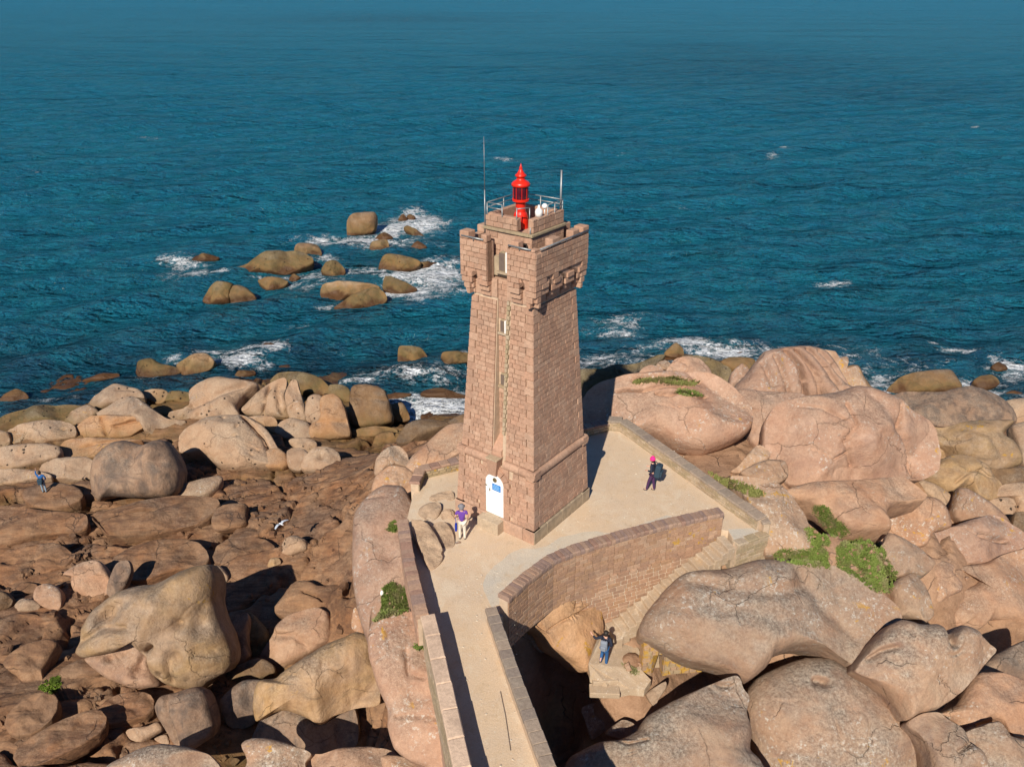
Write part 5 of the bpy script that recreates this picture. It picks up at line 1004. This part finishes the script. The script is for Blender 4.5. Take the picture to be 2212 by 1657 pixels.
rock('wave backed grey pink boulder at the bottom centre', 'L', [(70,1800),(75,1602),(165,1540),(300,1478),(440,1462),(560,1398),(620,1308),(800,1198),(1000,1108),(1240,1018),(1292,1110),(1332,1172),(1312,1272),(1342,1402),(1335,1532),(1402,1602),(1445,1800)], 'pinkgrey', 38, z=-4.7, bulge=.5, p=3, fac=3, T=1.5, cen=(820,1480), cr=[([(1090,1050),(1150,1080),(1220,1080)],.12,18),([(340,1440),(450,1500),(590,1470)],.1,12)], dents=[(700,1400,150,.06)])
rock('triangular speckled rock in the shadowed gully', 'L', [(162,1235),(320,1188),(470,1183),(515,1212),(455,1295),(330,1385),(228,1455),(188,1335)], 'pinkgrey', 40, z=-6.4)
rock('small loaf stone between the gully rocks', 'L', [(325,1432),(350,1388),(440,1328),(500,1338),(550,1380),(520,1425),(430,1455)], 'pinkgrey', 42, z=-5.3, bulge=.8)
rock('cream sliver of rock beside the lichened niche wall', 'K', [(1255,1512),(1310,1470),(1400,1418),(1400,1470),(1350,1540),(1320,1600),(1285,1565)], 'tan', 35, z=-4.6)
rock('pink boulder with a split toe at the lower right', 'H', [(915,1365),(1000,1308),(1110,1296),(1182,1350),(1262,1400),(1305,1490),(1402,1560),(1460,1800),(1100,1800),(1052,1562),(980,1435)], 'pinkgrey', 42, z=-4.8, T=1.5, cr=[([(1200,1550),(1250,1520),(1300,1500)],.2,14)])
rock('olive pink boulder on the right edge', 'H', [(1105,1302),(1230,1240),(1290,1158),(1340,1068),(1400,1028),(1530,1028),(1620,1058),(1800,1150),(1800,1420),(1600,1455),(1510,1352),(1420,1335),(1300,1385),(1260,1395),(1190,1345)], 'pink', 40, z=-5.1, T=1.4)
rock('corner boulder at the bottom right', 'H', [(1285,1445),(1400,1388),(1512,1358),(1582,1450),(1800,1520),(1800,1800),(1460,1800),(1378,1545)], 'pinkgrey', 42, z=-5.3, T=1.4)
# --- by the steps
rock('tall orange rock face under the curved wall', 'K', [(225,905),(300,828),(400,778),(480,718),(540,678),(650,658),(780,698),(812,730),(832,800),(880,778),(908,812),(908,920),(918,1030),(902,1080),(862,1130),(842,1225),(802,1335),(720,1262),(570,1162),(510,1052),(440,1002),(370,942)], 'apricot', 60, bulge=.30, p=3.4, fac=3, plane=[(1266,1447,-3.9),(1223,1254,-1.15),(1103,1323,-1.0)], cr=[([(370,940),(500,1050),(600,960),(720,900),(905,790)],.16,9),([(540,690),(700,800),(680,880)],.08,14)], cen=(650,900))
rock('small cracked block under the curved wall', 'K', [(832,655),(900,608),(972,640),(975,720),(945,770),(905,792),(850,742)], 'lichen', 55, z=-2.6)
rock('yellow lichen boulder set in the masonry', 'K', [(965,700),(972,628),(1060,558),(1095,528),(1135,560),(1135,640),(1112,702),(1040,755),(965,775)], 'lichen', 62, z=-2.7)
rock('brown stone under the yellow lichen boulder', 'K', [(958,785),(1040,752),(1112,708),(1116,800),(1114,890),(1060,912),(990,855)], 'orange', 62, z=-3.3)
rock('pointed lichen spotted rock below the bridge wall', 'K', [(288,972),(370,948),(432,1020),(482,1120),(478,1195),(420,1165),(340,1065)], 'lichen', 55, z=-3.8)
rock('dark rock deep in the gully below the bridge wall', 'K', [(430,1560),(450,1448),(540,1418),(622,1480),(645,1560),(480,1622)], 'dark', 45, z=-7.6)
rock('small dark rock in the gully by the slab path', 'K', [(668,1452),(720,1438),(775,1500),(752,1562),(690,1522)], 'dark', 45, z=-7.2)
for lb_, pt_, z_, mt_, bg2 in (
 ('sandstone coloured ledge left of the tower path', [(432,232),(530,236),(578,298),(630,396),(615,420),(634,442),(592,502),(552,520),(500,400)], .05, 'sandrock', .16),
 ('upright block leaning beside the low rear wall', [(486,178),(540,138),(614,126),(624,182),(562,254),(520,222)], .0, 'sandrock', .5),
 ('pale cracked rock left of the person in purple', [(566,262),(640,236),(690,300),(700,385),(650,395),(614,372)], .04, 'sandrock', .22),
 ('narrow cracked block between the ledge and the cracked rock', [(520,226),(562,256),(572,290),(560,330),(536,290)], .0, 'sandrock', .4),
 ('square tan block between the rear wall and the tower foot', [(630,176),(690,168),(702,232),(648,246),(622,212)], .02, 'sandrock', .3),
 ('low cream rock at the rear wall end', [(556,96),(622,72),(690,62),(700,120),(618,122),(560,130)], .02, 'sandrock', .3),
 ('small pink stone near the feet of the person in purple', [(700,362),(730,352),(742,372),(716,386)], .0, 'pink', .3)):
    rock(lb_, 'J', pt_, mt_, 14, z=z_ - .05, p=5, bulge=bg2 * .3, fac=2, rough=.12, T=.6)
# --- sea rocks
SR = [('cube shaped rock standing highest among the sea rocks','brown',60,[(1298,335),(1298,240),(1340,193),(1482,183),(1494,250),(1462,322),(1330,344)]),
 ('long whale shaped rock in the sea','olive',40,[(438,582),(600,538),(730,468),(800,458),(950,448),(1035,488),(1048,522),(960,562),(850,604),(700,594),(480,608)]),
 ('dark squared head at the end of the whale shaped rock','dark',45,[(932,442),(960,398),(1082,408),(1115,460),(1090,492),(1000,492)]),
 ('small round rock right of the whale shaped rock','olive',50,[(1118,592),(1150,528),(1220,518),(1272,570),(1272,602),(1220,634),(1150,624)]),
 ('flat brown rock amid white surf left of the tower','olive',42,[(1518,582),(1545,488),(1600,476),(1740,498),(1802,530),(1762,572),(1680,592)]),
 ('low reef trailing right from the flat brown rock','olive',20,[(1752,572),(1812,528),(1912,528),(1850,562)]),
 ('wedge shaped rock in the brightest surf','olive',40,[(1543,704),(1560,622),(1620,638),(1775,706),(1700,738),(1600,734)]),
 ('hollowed rear half of the split sea rock','ochre',42,[(1122,775),(1128,680),(1220,662),(1480,683),(1512,710),(1332,758),(1230,783)]),
 ('smooth front half of the split sea rock','olive',42,[(1205,836),(1330,758),(1482,703),(1542,730),(1563,782),(1500,832),(1350,850),(1250,844)]),
 ('left half of the cleft round sea rock','olive',50,[(298,793),(340,718),(400,662),(502,678),(480,740),(478,802),(380,810)]),
 ('right half of the cleft round sea rock','brown',48,[(470,795),(480,708),(540,688),(602,708),(664,770),(622,802),(500,807)]),
 ('triangular awash rock below the whale shaped rock','brown',25,[(678,650),(760,643),(882,655),(822,702),(740,713)]),
 ('tiny knob rock between the triangle and the whale rocks','brown',42,[(893,652),(920,608),(967,630),(940,658)]),
 ('notched small rock below the cube shaped rock','ochre',45,[(1453,432),(1470,388),(1562,368),(1578,422),(1500,443)]),
 ('sloping rock tip right of the notched small rock','olive',30,[(1478,372),(1550,323),(1608,356),(1560,372)]),
 ('slanting bar rock in the far surf','olive',30,[(1688,292),(1720,278),(1835,350),(1760,344)]),
 ('low dome rock at the right end of the far surf','brown',38,[(1738,422),(1780,383),(1844,420),(1800,433)]),
 ('farthest small dark rock in the surf','dark',50,[(1648,236),(1680,193),(1708,232),(1690,246)]),
 ('farthest low brown rock in the surf','olive',30,[(1706,218),(1730,198),(1764,216),(1740,233)]),
 ('flat awash rock at the left end of the sea rocks','brown',18,[(218,512),(260,478),(402,488),(382,502),(240,522)]),
 ('small awash rock alone nearer the shore','brown',25,[(686,1112),(730,1088),(804,1100),(764,1142),(700,1134)]),
 ('tilted orange brown rock off the left shore','ochre',45,[(118,1232),(250,1163),(322,1158),(374,1210),(333,1262),(180,1324),(148,1282)]),
 ('small brown stone off the left shore crest','brown',30,[(513,1322),(550,1278),(642,1273),(654,1300),(540,1333)]),
 ('blocky rock just left of the tower shaft','olive',52,[(1648,1203),(1653,1118),(1680,1103),(1800,1118),(1848,1190),(1832,1224),(1680,1243)]),
 ('rock half hidden behind the tower shaft','olive',50,[(1943,1243),(1958,1148),(2060,1143),(2160,1160),(2160,1205),(2060,1224),(1960,1254)])]
for lb, mt, be, pt in SR: rock(lb, 'I', pt, mt, be, bulge=.6, cat='sea rock', name='sea_rock', group='rocks rising from the sea', z=SEA - .35, rough=.12, p=3.6, pit=.6, fac=4)
rock('round green brown rock off the left shore', 'A', [(1062,205),(1080,120),(1180,98),(1250,140),(1392,168),(1382,205),(1200,252),(1100,243)], 'olive', 42, bulge=.6, cat='sea rock', name='sea_rock', group='rocks rising from the sea', z=SEA - .35, pit=.5)
rock('thin orange reef off the left shore', 'A', [(648,258),(740,228),(905,208),(915,236),(750,258)], 'orange', 15, cat='sea rock', name='sea_rock', group='rocks rising from the sea', z=SEA - .3)
# ------------------------------------------------------------------ grass and small plants
from mathutils import noise as mnoise
_V = []; _F = []; _n = 0; NR = 0
for o_ in rocks + [bedrock]:
    me_ = o_.data; co = np.empty(len(me_.vertices) * 3, np.float32); me_.vertices.foreach_get('co', co); co = co.reshape(-1, 3) + np.array(o_.location, np.float32)
    _V += co.tolist(); _F += [tuple(i + _n for i in p.vertices) for p in me_.polygons] if o_ is not bedrock else (_bq + _n).tolist(); _n += len(co)
NR = len(_F) - len(_bq)
_T = BVHTree.FromPolygons(_V, _F)
def cast(x, y, ground=False):
    u = (x - 1106) / CAM_F; v = (y - 828.5) / CAM_F; d = Vector((u, CP - v * SP, -SP - v * CP)).normalized()
    loc, nrm, idx, ds = _T.ray_cast(Vector((0, 0, CAM_H)), d)
    if loc is None or (ground and idx < NR): return None, None
    return loc, (nrm if nrm.dot(d) < 0 else -nrm)
def inside(p, poly):
    x, y = p; c = False; n = len(poly)
    for i in range(n):
        x1, y1 = poly[i]; x2, y2 = poly[(i + 1) % n]
        if (y1 > y) != (y2 > y) and x < (x2 - x1) * (y - y1) / (y2 - y1) + x1: c = not c
    return c
def grass_mat(name, a, b_, c_):
    m, nt, N, L, B = nodes(name); geo = N.new('ShaderNodeNewGeometry')
    c = mix(nt, geo.outputs['Random Per Island'], a, b_); c = mix(nt, ramp(nt, nz(nt, geo.outputs['Position'], 1.4, 3), .48, .62), c, c_)
    L.new(c, B.inputs['Base Color']); B.inputs['Roughness'].default_value = .7; B.inputs['Specular IOR Level'].default_value = .2; return m
M['grass'] = grass_mat('grass', (.13, .19, .035), (.22, .27, .07), (.24, .22, .10)); M['moss'] = grass_mat('moss', (.16, .18, .045), (.24, .23, .08), (.17, .14, .06)); M['alga'] = grass_mat('green_alga', (.12, .20, .02), (.20, .27, .04), (.08, .12, .02))
def turf(label, zk, pts, n, mat='grass', h=.09, cat='grass', name='grass'):
    poly = Z(zk, pts); xs = [p[0] for p in poly]; ys_ = [p[1] for p in poly]; rg = random.Random(len(label)); V = []; F_ = []; k = 0; tries = 0
    cen = (sum(xs) / len(xs), sum(ys_) / len(ys_))
    while k < n and tries < n * 5:
        tries += 1; x = rg.uniform(min(xs) - 3, max(xs) + 3); y = rg.uniform(min(ys_) - 3, max(ys_) + 3)
        q = (x + rg.gauss(0, 2.2), y + rg.gauss(0, 1.6))
        if not inside(q, poly): continue
        if mnoise.noise((x * .11, y * .14, 2.0)) < -.28 + rg.uniform(-.1, .1): continue
        p, nn = cast(x, y)
        if p is None: continue
        hh = h * rg.uniform(.5, 1.3); a = rg.uniform(0, 6.28); w = .022 + .02 * rg.random(); dx, dy = math.cos(a) * w, math.sin(a) * w
        l = nn * .6 + Vector((rg.uniform(-.7, .7), rg.uniform(-.7, .7), .7)); l.normalize(); t = p + l * hh; mdl = p + l * hh * .5; b0 = p - nn * .03
        i = len(V); V += [tuple(b0 + Vector((dx, dy, 0))), tuple(b0 - Vector((dx, dy, 0))), tuple(mdl - Vector((dx, dy, 0)) * .8), tuple(mdl + Vector((dx, dy, 0)) * .8), tuple(t)]
        F_ += [(i, i + 1, i + 2, i + 3), (i + 3, i + 2, i + 4)]; k += 1
    if V: tag(mesh_obj(name, V, F_, M[mat]), label, cat, kind='stuff')
turf('largest green grass patch right of the sandy track', 'H', [(420,200),(470,140),(590,118),(690,150),(738,190),(760,260),(832,370),(800,450),(780,492),(680,480),(560,390),(430,320)], 9000)
turf('grass bank touching the corner of the pale wall', 'H', [(0,230),(60,198),(220,205),(300,170),(360,215),(372,325),(200,305),(20,262)], 5500)
turf('curved grass strip above the grass bank', 'F', [(300,1352),(330,1335),(420,1350),(470,1430),(560,1500),(588,1540),(530,1592),(450,1570),(390,1500),(340,1420)], 4500)
turf('thin grass between the curved strip and the bank', 'F', [(250,1520),(300,1515),(350,1530),(440,1600),(440,1650),(300,1657),(270,1600)], 1500)
turf('upper grass ledge on the cap boulder', 'E', [(600,412),(650,375),(740,385),(860,368),(960,363),(1020,390),(1165,405),(1100,432),(960,430),(760,405),(650,420)], 3000, 'moss', .12)
turf('lower grass ledge on the cap boulder', 'E', [(940,490),(1000,470),(1120,490),(1185,522),(1050,517)], 1200, 'grass', .12)
turf('yellowing grass along the outside of the diagonal wall', 'E', [(1210,1140),(1330,1200),(1450,1222),(1560,1262),(1705,1330),(1620,1362),(1480,1305),(1350,1262)], 2600, 'moss', .10)
turf('bright grass tuft in the hollow beside the block coped wall', 'J', [(232,818),(280,760),(290,625),(340,588),(420,640),(448,742),(390,772),(300,792)], 5000, 'grass', .12)
turf('small grass triangle at the upper end of the block coped wall', 'J', [(308,292),(345,238),(366,250),(362,302)], 700)
turf('dark leafy tuft on the tall bridge rock', 'J', [(468,962),(510,948),(516,982),(480,978)], 400)
turf('bright green algae in a hollow of the left bedrock', 'C', [(270,1098),(330,1045),(420,1012),(432,1075),(390,1132),(350,1135)], 1800, 'alga', .07, 'algae', 'algae')
turf('straggling weeds along the foot of the niche wall', 'K', [(1060,1285),(1150,1310),(1250,1400),(1180,1385),(1090,1325)], 700)
turf('weeds growing on top of the orange rock face', 'K', [(700,650),(760,630),(830,650),(800,690),(720,680)], 500)
turf('dark weeds at the left end of the curved wall foot', 'K', [(380,880),(400,825),(470,850),(480,900),(420,900)], 500)
turf('green weed tuft beside the upper steps', 'K', [(1510,580),(1550,545),(1580,560),(1545,590)], 200)
turf('green weed tuft beside the middle steps', 'K', [(1370,640),(1410,610),(1440,630),(1400,650)], 150)
p, _n = cast(*Z('J', [(282, 655)])[0])
if p:
    o = MB().lathe([(.02, -.1), (.08, -.06), (.09, .03), (.06, .12), (.02, .15)], n=5).build('stone', M['wpaint'], None, False, .03); o.location = p; tag(o, 'bright white stone beside the bright grass tuft', 'stone')

# broken stone lying in the joints of the bedrock, and grit on the terrace
def scatter(label, n, boxes, smin, smax, mat, name, zofs=0.0, seed=1):
    rg = random.Random(seed); V = []; F_ = []
    for _ in range(n):
        x0, y0, x1, y1 = rg.choice(boxes); x = rg.uniform(x0, x1); y = rg.uniform(y0, y1)
        if name == 'rubble':
            if mnoise.noise((x * .012, y * .02, 7.0)) < -.05: continue
            p, nn = cast(x, y, True)
            if p is None or nn.z < .5: continue
        else: p = Vector(g(x, y, .004)); nn = Vector((0, 0, 1))
        s_ = smin + (smax - smin) * rg.random() ** 3; R = Euler((rg.uniform(-.5, .5), rg.uniform(-.5, .5), rg.uniform(0, 6.3))).to_matrix(); i = len(V)
        d = (s_ * rg.uniform(.7, 1.3), s_ * rg.uniform(.5, 1), s_ * rg.uniform(.35, .7)); t = rg.uniform(.55, .85)
        for zz, k in ((-.5, 1), (.15, 1), (.5, t)):
            for sx, sy in ((-.5, -.5), (.5, -.4), (.4, .5), (-.45, .4)): V.append(tuple(R @ Vector((sx * d[0] * k + rg.uniform(-.08, .08) * s_, sy * d[1] * k, zz * d[2])) + p + Vector((0, 0, d[2] * .15))))
        F_ += [(i + 3, i + 2, i + 1, i), (i + 8, i + 9, i + 10, i + 11)] + [(i + q * 4 + a, i + q * 4 + (a + 1) % 4, i + q * 4 + 4 + (a + 1) % 4, i + q * 4 + 4 + a) for q in (0, 1) for a in range(4)]
    tag(mesh_obj(name, V, F_, M[mat]), label, 'rubble' if name == 'rubble' else 'gravel', kind='stuff')
scatter('broken angular stones littering the brown bedrock of the left shore', 2000, [(0, 1080, 760, 1657), (380, 960, 860, 1180), (0, 1050, 200, 1300), (420, 1250, 760, 1657)], .08, .62, 'bedrock', 'rubble', seed=5)
scatter('loose stones between the boulders of the right hand slope', 500, [(1640, 1050, 2212, 1300), (1180, 1380, 1500, 1560)], .06, .3, 'pink', 'rubble', seed=6)
scatter('fine grit on the terrace and the bridge path', 420, [(1000, 1180, 1120, 1330), (1160, 1100, 1500, 1200), (980, 1330, 1120, 1657), (1290, 960, 1540, 1120)], .015, .07, 'conc', 'gravel', seed=7)

# ------------------------------------------------------------------ people
def cloth(name, c): return simple(name, c, .85, 0, .12, 30)
M['skin'] = simple('skin', (.55, .31, .22), .6, 0, .05); M['navy'] = cloth('navy_cloth', (.012, .016, .035)); M['purple'] = cloth('purple_cotton', (.13, .045, .30)); M['cream'] = cloth('cream_cloth', (.66, .60, .50))
M['jeans'] = cloth('blue_denim', (.02, .09, .24)); M['pjeans'] = cloth('pale_denim', (.22, .29, .36)); M['plum'] = cloth('plum_cloth', (.055, .018, .075)); M['pinkh'] = cloth('hot_pink_wool', (.85, .02, .22))
M['hair'] = simple('dark_hair', (.02, .014, .01), .6); M['greyc'] = cloth('grey_cloth', (.20, .19, .21)); M['jblue'] = cloth('bright_blue_cloth', (.015, .10, .30)); M['grpack'] = cloth('grey_nylon', (.22, .25, .30)); M['bbag'] = cloth('blue_bag_cloth', (.01, .03, .30)); M['packb'] = cloth('dark_teal_nylon', (.02, .045, .07)); M['shoe'] = simple('shoe', (.09, .08, .08), .7)
def skin_mesh(name, chains, mat, parent, sub=1):
    """chains: lists of (point, radius); equal first points are shared so the surface stays one piece"""
    V = []; R = []; E_ = []; key = {}
    def vid(p, r):
        k = tuple(round(c, 4) for c in p)
        if k not in key: key[k] = len(V); V.append(k); R.append(r)
        return key[k]
    for ch in chains:
        ids = [vid(p, r) for p, r in ch]; E_ += list(zip(ids[:-1], ids[1:]))
    me = bpy.data.meshes.new(name); me.from_pydata(V, E_, []); o = bpy.data.objects.new(name, me); col.objects.link(o); o.parent = parent
    m = o.modifiers.new('skin', 'SKIN'); m.use_smooth_shade = True; m.branch_smoothing = .4
    for i, r in enumerate(R): me.skin_vertices[0].data[i].radius = (r, r) if not hasattr(r, '__len__') else r
    me.skin_vertices[0].data[0].use_root = True
    s = o.modifiers.new('subsurf', 'SUBSURF'); s.levels = sub; s.render_levels = sub
    me.materials.append(M[mat]); return o
def blend(a, b_, t): return tuple(a[i] + (b_[i] - a[i]) * t for i in range(3))
def person(loc, rz, label, top, legs_, hair, arms, stance=((-.10, .02), (.10, -.02)), lift=(0, 0), lean=0.0, coat=False, sc=1.0, hat=None):
    root = empty('person', loc, rz, label, 'person'); root.scale = (sc, sc, sc)
    L_ = lean; pel = (0, 0, .93); wa = (0, L_ * .3, 1.08); chs = (0, L_ * .7, 1.28); nk = (0, L_, 1.43); hb = (0, L_ + .01, 1.49); hd = (0, L_ + .025, 1.57); ht = (0, L_ + .02, 1.645)
    ch = [[(pel, .12), (wa, .115), (chs, (.15, .11)), (nk, .06), (hb, .055), (hd, .088), (ht, .07)]]; trou = [[(pel, .135)]]; shirt = [[(blend(pel, wa, -.5 if coat else -.35), .15), (wa, .135), (chs, (.17, .13)), (blend(chs, nk, .8), .085)]]
    feet = []
    for sgi, (sg, (fx, fy), lf) in enumerate(zip((-1, 1), stance, lift)):
        hip = (sg * .09, 0, .87); an = (fx, fy, .09 + lf); kn = (blend(hip, an, .5)[0], blend(hip, an, .5)[1] + .03 + (.14 if lf else 0), .49 + lf * .4)
        ch.append([(pel, .12), (hip, .085), (kn, .055), (an, .038), ((fx, fy + .12, .045 + lf), .035)])
        trou.append([(pel, .135), (hip, .10), (kn, .072), ((an[0], an[1], an[2] - .035), .055)])
        feet.append([((fx, fy - .04, .05 + lf), .045), ((fx, fy + .06, .045 + lf), .045), ((fx, fy + .15, .035 + lf), .035)])
    for sg, (el, wr) in zip((-1, 1), arms):
        sh_ = (sg * .175, L_ * .8, 1.38); hdv = Vector(wr) - Vector(el); hdv.normalize(); pm = tuple(Vector(wr) + hdv * .07)
        ch.append([(chs, (.15, .11)), (sh_, .055), (el, .04), (wr, .026), (pm, (.036, .018))])
        side = hdv.orthogonal().normalized()
        for q in range(4): # fingers
            o_ = side * (q - 1.5) * .019; b0 = tuple(Vector(pm) + o_ + hdv * .02); curl = hdv.cross(side) * .02; ln = (.06, .07, .066, .05)[q]
            ch.append([(pm, (.036, .018)), (b0, .010), (tuple(Vector(b0) + hdv * ln * .55 + curl * .3), .009), (tuple(Vector(b0) + hdv * ln + curl), .008)])
        th0 = tuple(Vector(wr) + hdv * .03 + side * .035); ch.append([(pm, (.036, .018)), (th0, .011), (tuple(Vector(th0) + side * .02 + hdv * .03), .010)])
        if top[1] == 'long': shirt.append([(chs, (.17, .13)), (sh_, .075), (el, .058), (blend(el, wr, .9), .045)])
        else: shirt.append([(chs, (.17, .13)), (sh_, .075), (blend(sh_, el, .6), .062)])
    skin_mesh('body', ch, 'skin', root)
    skin_mesh('trousers', trou[1:], legs_, root); skin_mesh('jacket' if top[1] == 'long' else 'shirt', shirt, top[0], root)
    for f in feet: skin_mesh('shoe', [f], 'shoe', root)
    hy = L_ + .02
    mb = MB(); pr = [(.005, .125)]; n = 14
    hv = [(.02, 1.70), (.07, 1.685), (.10, 1.64), (.108, 1.58), (.10, 1.52), (.07, 1.475)]
    o = MB().lathe([(r, z) for r, z in hv[::-1]], c=(0, hy - .022, 0), n=16).build('hair', M[hair], root, True)
    MB().tube((0, hy + .085, 1.575), (0, hy + .118, 1.548), .010, .016, 6).build('nose', M['skin'], root, True)
    for sg in (-1, 1):
        MB().tube((sg * .032, hy + .082, 1.585), (sg * .032, hy + .094, 1.585), .011, .009, 8).build('eye', M['black'], root)
        MB().tube((sg * .088, hy, 1.57), (sg * .118, hy - .01, 1.575), .018, .022, 8).build('ear', M['skin'], root, True)
    MB().box((0, hy + .086, 1.522), (.05, .012, .010)).build('mouth', M['red'], root)
    if hat == 'beanie': MB().lathe([(.117, 1.585), (.125, 1.60), (.122, 1.66), (.09, 1.72), (.04, 1.75), (.03, 1.78), (.01, 1.79)], c=(0, hy - .01, 0), n=18).build('beanie', M['pinkh'], root, True)
    if hat == 'cap':
        MB().lathe([(.112, 1.60), (.114, 1.64), (.09, 1.70), (.03, 1.73)], c=(0, hy - .01, 0), n=18).build('cap', M['greyc'], root, True)
        MB().lathe([(.11, 1.598), (.15, 1.596), (.15, 1.604), (.11, 1.612)], c=(0, hy + .03, 0), n=18).build('cap_brim', M['greyc'], root, True)
    return root
def backpack(loc, rz, label, mat, w=.30, h=.46, d=.18, tilt=0.0, strap=True):
    r = empty('backpack', loc, rz, label, 'backpack'); r.rotation_euler = (tilt, 0, rz)
    MB().box((0, 0, 0), (w, d, h)).build('bag', M[mat], r, False, .06)
    MB().box((0, -d / 2 - .03, -h * .16), (w * .75, .08, h * .45)).build('front_pocket', M[mat], r, False, .03)
    MB().tube((-.04, 0, h / 2), (-.04, 0, h / 2 + .05), .01).tube((-.04, 0, h / 2 + .05), (.04, 0, h / 2 + .05), .01).tube((.04, 0, h / 2 + .05), (.04, 0, h / 2), .01).build('grab_handle', M['navy'], r)
    for sg in (-1, 1): MB().tube((sg * .10, d / 2, h / 2 - .03), (sg * .13, d / 2 + .10, h / 2 + .01), .02).tube((sg * .13, d / 2 + .10, h / 2 + .01), (sg * .13, d / 2 + .2, h * .1), .02).build('shoulder_strap', M['navy'], r)
    return r
P1 = g(999, 1165, 0)
person(P1, math.radians(4), 'person in a purple short sleeved shirt and cream trousers standing left of the white door', ('purple', 'short'), 'cream', 'greyc', (((-.27, -.02, 1.14), (-.20, .16, 1.02)), ((.25, -.03, 1.14), (.24, .12, .95))), sc=.99, hat='cap')
bg_ = empty('shoulder_bag', (P1[0] - .24, P1[1] - .02, .62), 0, 'blue cloth bag hanging beside the person in purple', 'bag')
MB().box((0, 0, 0), (.10, .22, .30)).build('bag_body', M['bbag'], bg_, bevel=.03); MB().tube((0, .05, .15), (-.02, .12, .40), .012).build('bag_strap', M['bbag'], bg_)
P2_ = g(1407, 1060, 0); hz_ = math.radians(62)
person(P2_, hz_, 'person in a pink woollen hat and plum trousers walking across the terrace', ('navy', 'long'), 'plum', 'hair', (((-.26, -.02, 1.12), (-.16, .2, 1.08)), ((.26, .0, 1.12), (.2, .22, 1.1))), stance=((-.09, .20), (.09, -.10)), lean=.05, coat=True, sc=1.0, hat='beanie')
f = Vector((-math.sin(hz_), math.cos(hz_), 0)); backpack(Vector(P2_) - f * .24 + Vector((0, 0, 1.12)), hz_, 'large dark teal backpack worn by the person in the pink hat', 'packb', .38, .62, .26, .12)
P3 = g(1304, 1437, -3.62)
person(P3, math.radians(-20), 'person with black hair and blue jeans climbing towards the stone steps', ('navy', 'long'), 'jeans', 'hair', (((-.38, .02, 1.22), (-.52, .10, 1.30)), ((.26, -.02, 1.12), (.20, .12, .92))), stance=((-.10, -.22), (.09, .0)), lift=(.30, 0), lean=.06, coat=True, sc=1.0)
f = Vector((math.sin(math.radians(20)), math.cos(math.radians(20)), 0)); backpack(Vector(P3) - f * .20 + Vector((0, 0, 1.20)), math.radians(-20), 'light grey backpack worn by the person near the steps', 'grpack', .28, .46, .16, .06)
hh_, _n = cast(97, 1064)
P4 = (hh_ if hh_ else Vector(hit(97, 1064))) + Vector((0, 0, .0))
person(P4, math.radians(15), 'person in a bright blue jacket raising one arm on the left rocks', ('jblue', 'long'), 'pjeans', 'hair', (((-.25, .08, 1.52), (-.20, .10, 1.76)), ((.28, -.02, 1.16), (.24, .1, .98))), coat=True, sc=1.0)
backpack(P4 + Vector((.03, -.22, 1.0)), math.radians(15), 'dark grey backpack low on the back of the person in blue', 'packb', .34, .42, .16)
# ------------------------------------------------------------------ the gull and its flight height from its shadow
best = min(((abs(proj(np.array(hit(607, 1132)) * 0 + (np.array([0, 0, CAM_H]) + ray(607, 1132) * t) + np.array(ld) * ((CAM_H + ray(607, 1132)[2] * t + 10.4) / -ld[2]))[0] - 678), t) for t in np.linspace(30, 56, 200)))
GP = np.array([0, 0, CAM_H]) + ray(607, 1132) * best[1]
gu = empty('gull', GP, math.radians(60), 'white gull gliding above the brown bedrock', 'gull'); gu.scale = (.62, .62, .62)
M['feather'] = simple('white_feathers', (.78, .79, .82), .7, 0, .05); M['wingg'] = simple('grey_feathers', (.50, .55, .62), .7, 0, .1); M['beak'] = simple('beak', (.7, .4, .05), .5)
skin_mesh('body', [[((0, -.30, 0), (.06, .01)), ((0, -.17, .01), .045), ((0, 0, 0), .085), ((0, .12, .01), .075), ((0, .2, .03), .045), ((0, .26, .035), .042)]], 'feather', gu, 2)
for sg in (-1, 1):
    v = []; 
    for t, ya, yb, z in ((0, .13, -.10, .02), (.33, .20, -.06, .10), (.62, .12, -.12, .06), (.86, -.02, -.16, .0)):
        for zz in (.012, -.012): v += [(sg * t, ya, z + zz * (1 - t)), (sg * t, yb, z + zz * .3)]
    f = []
    for q in range(3): a = q * 4; f += [(a, a + 1, a + 5, a + 4), (a + 2, a + 6, a + 7, a + 3), (a, a + 4, a + 6, a + 2), (a + 1, a + 3, a + 7, a + 5)]
    f.append((12, 13, 15, 14)); mesh_obj('wing', v, f, M['wingg'], gu)
MB().tube((0, .29, .03), (0, .36, .02), .016, .004, 6).build('beak', M['beak'], gu)
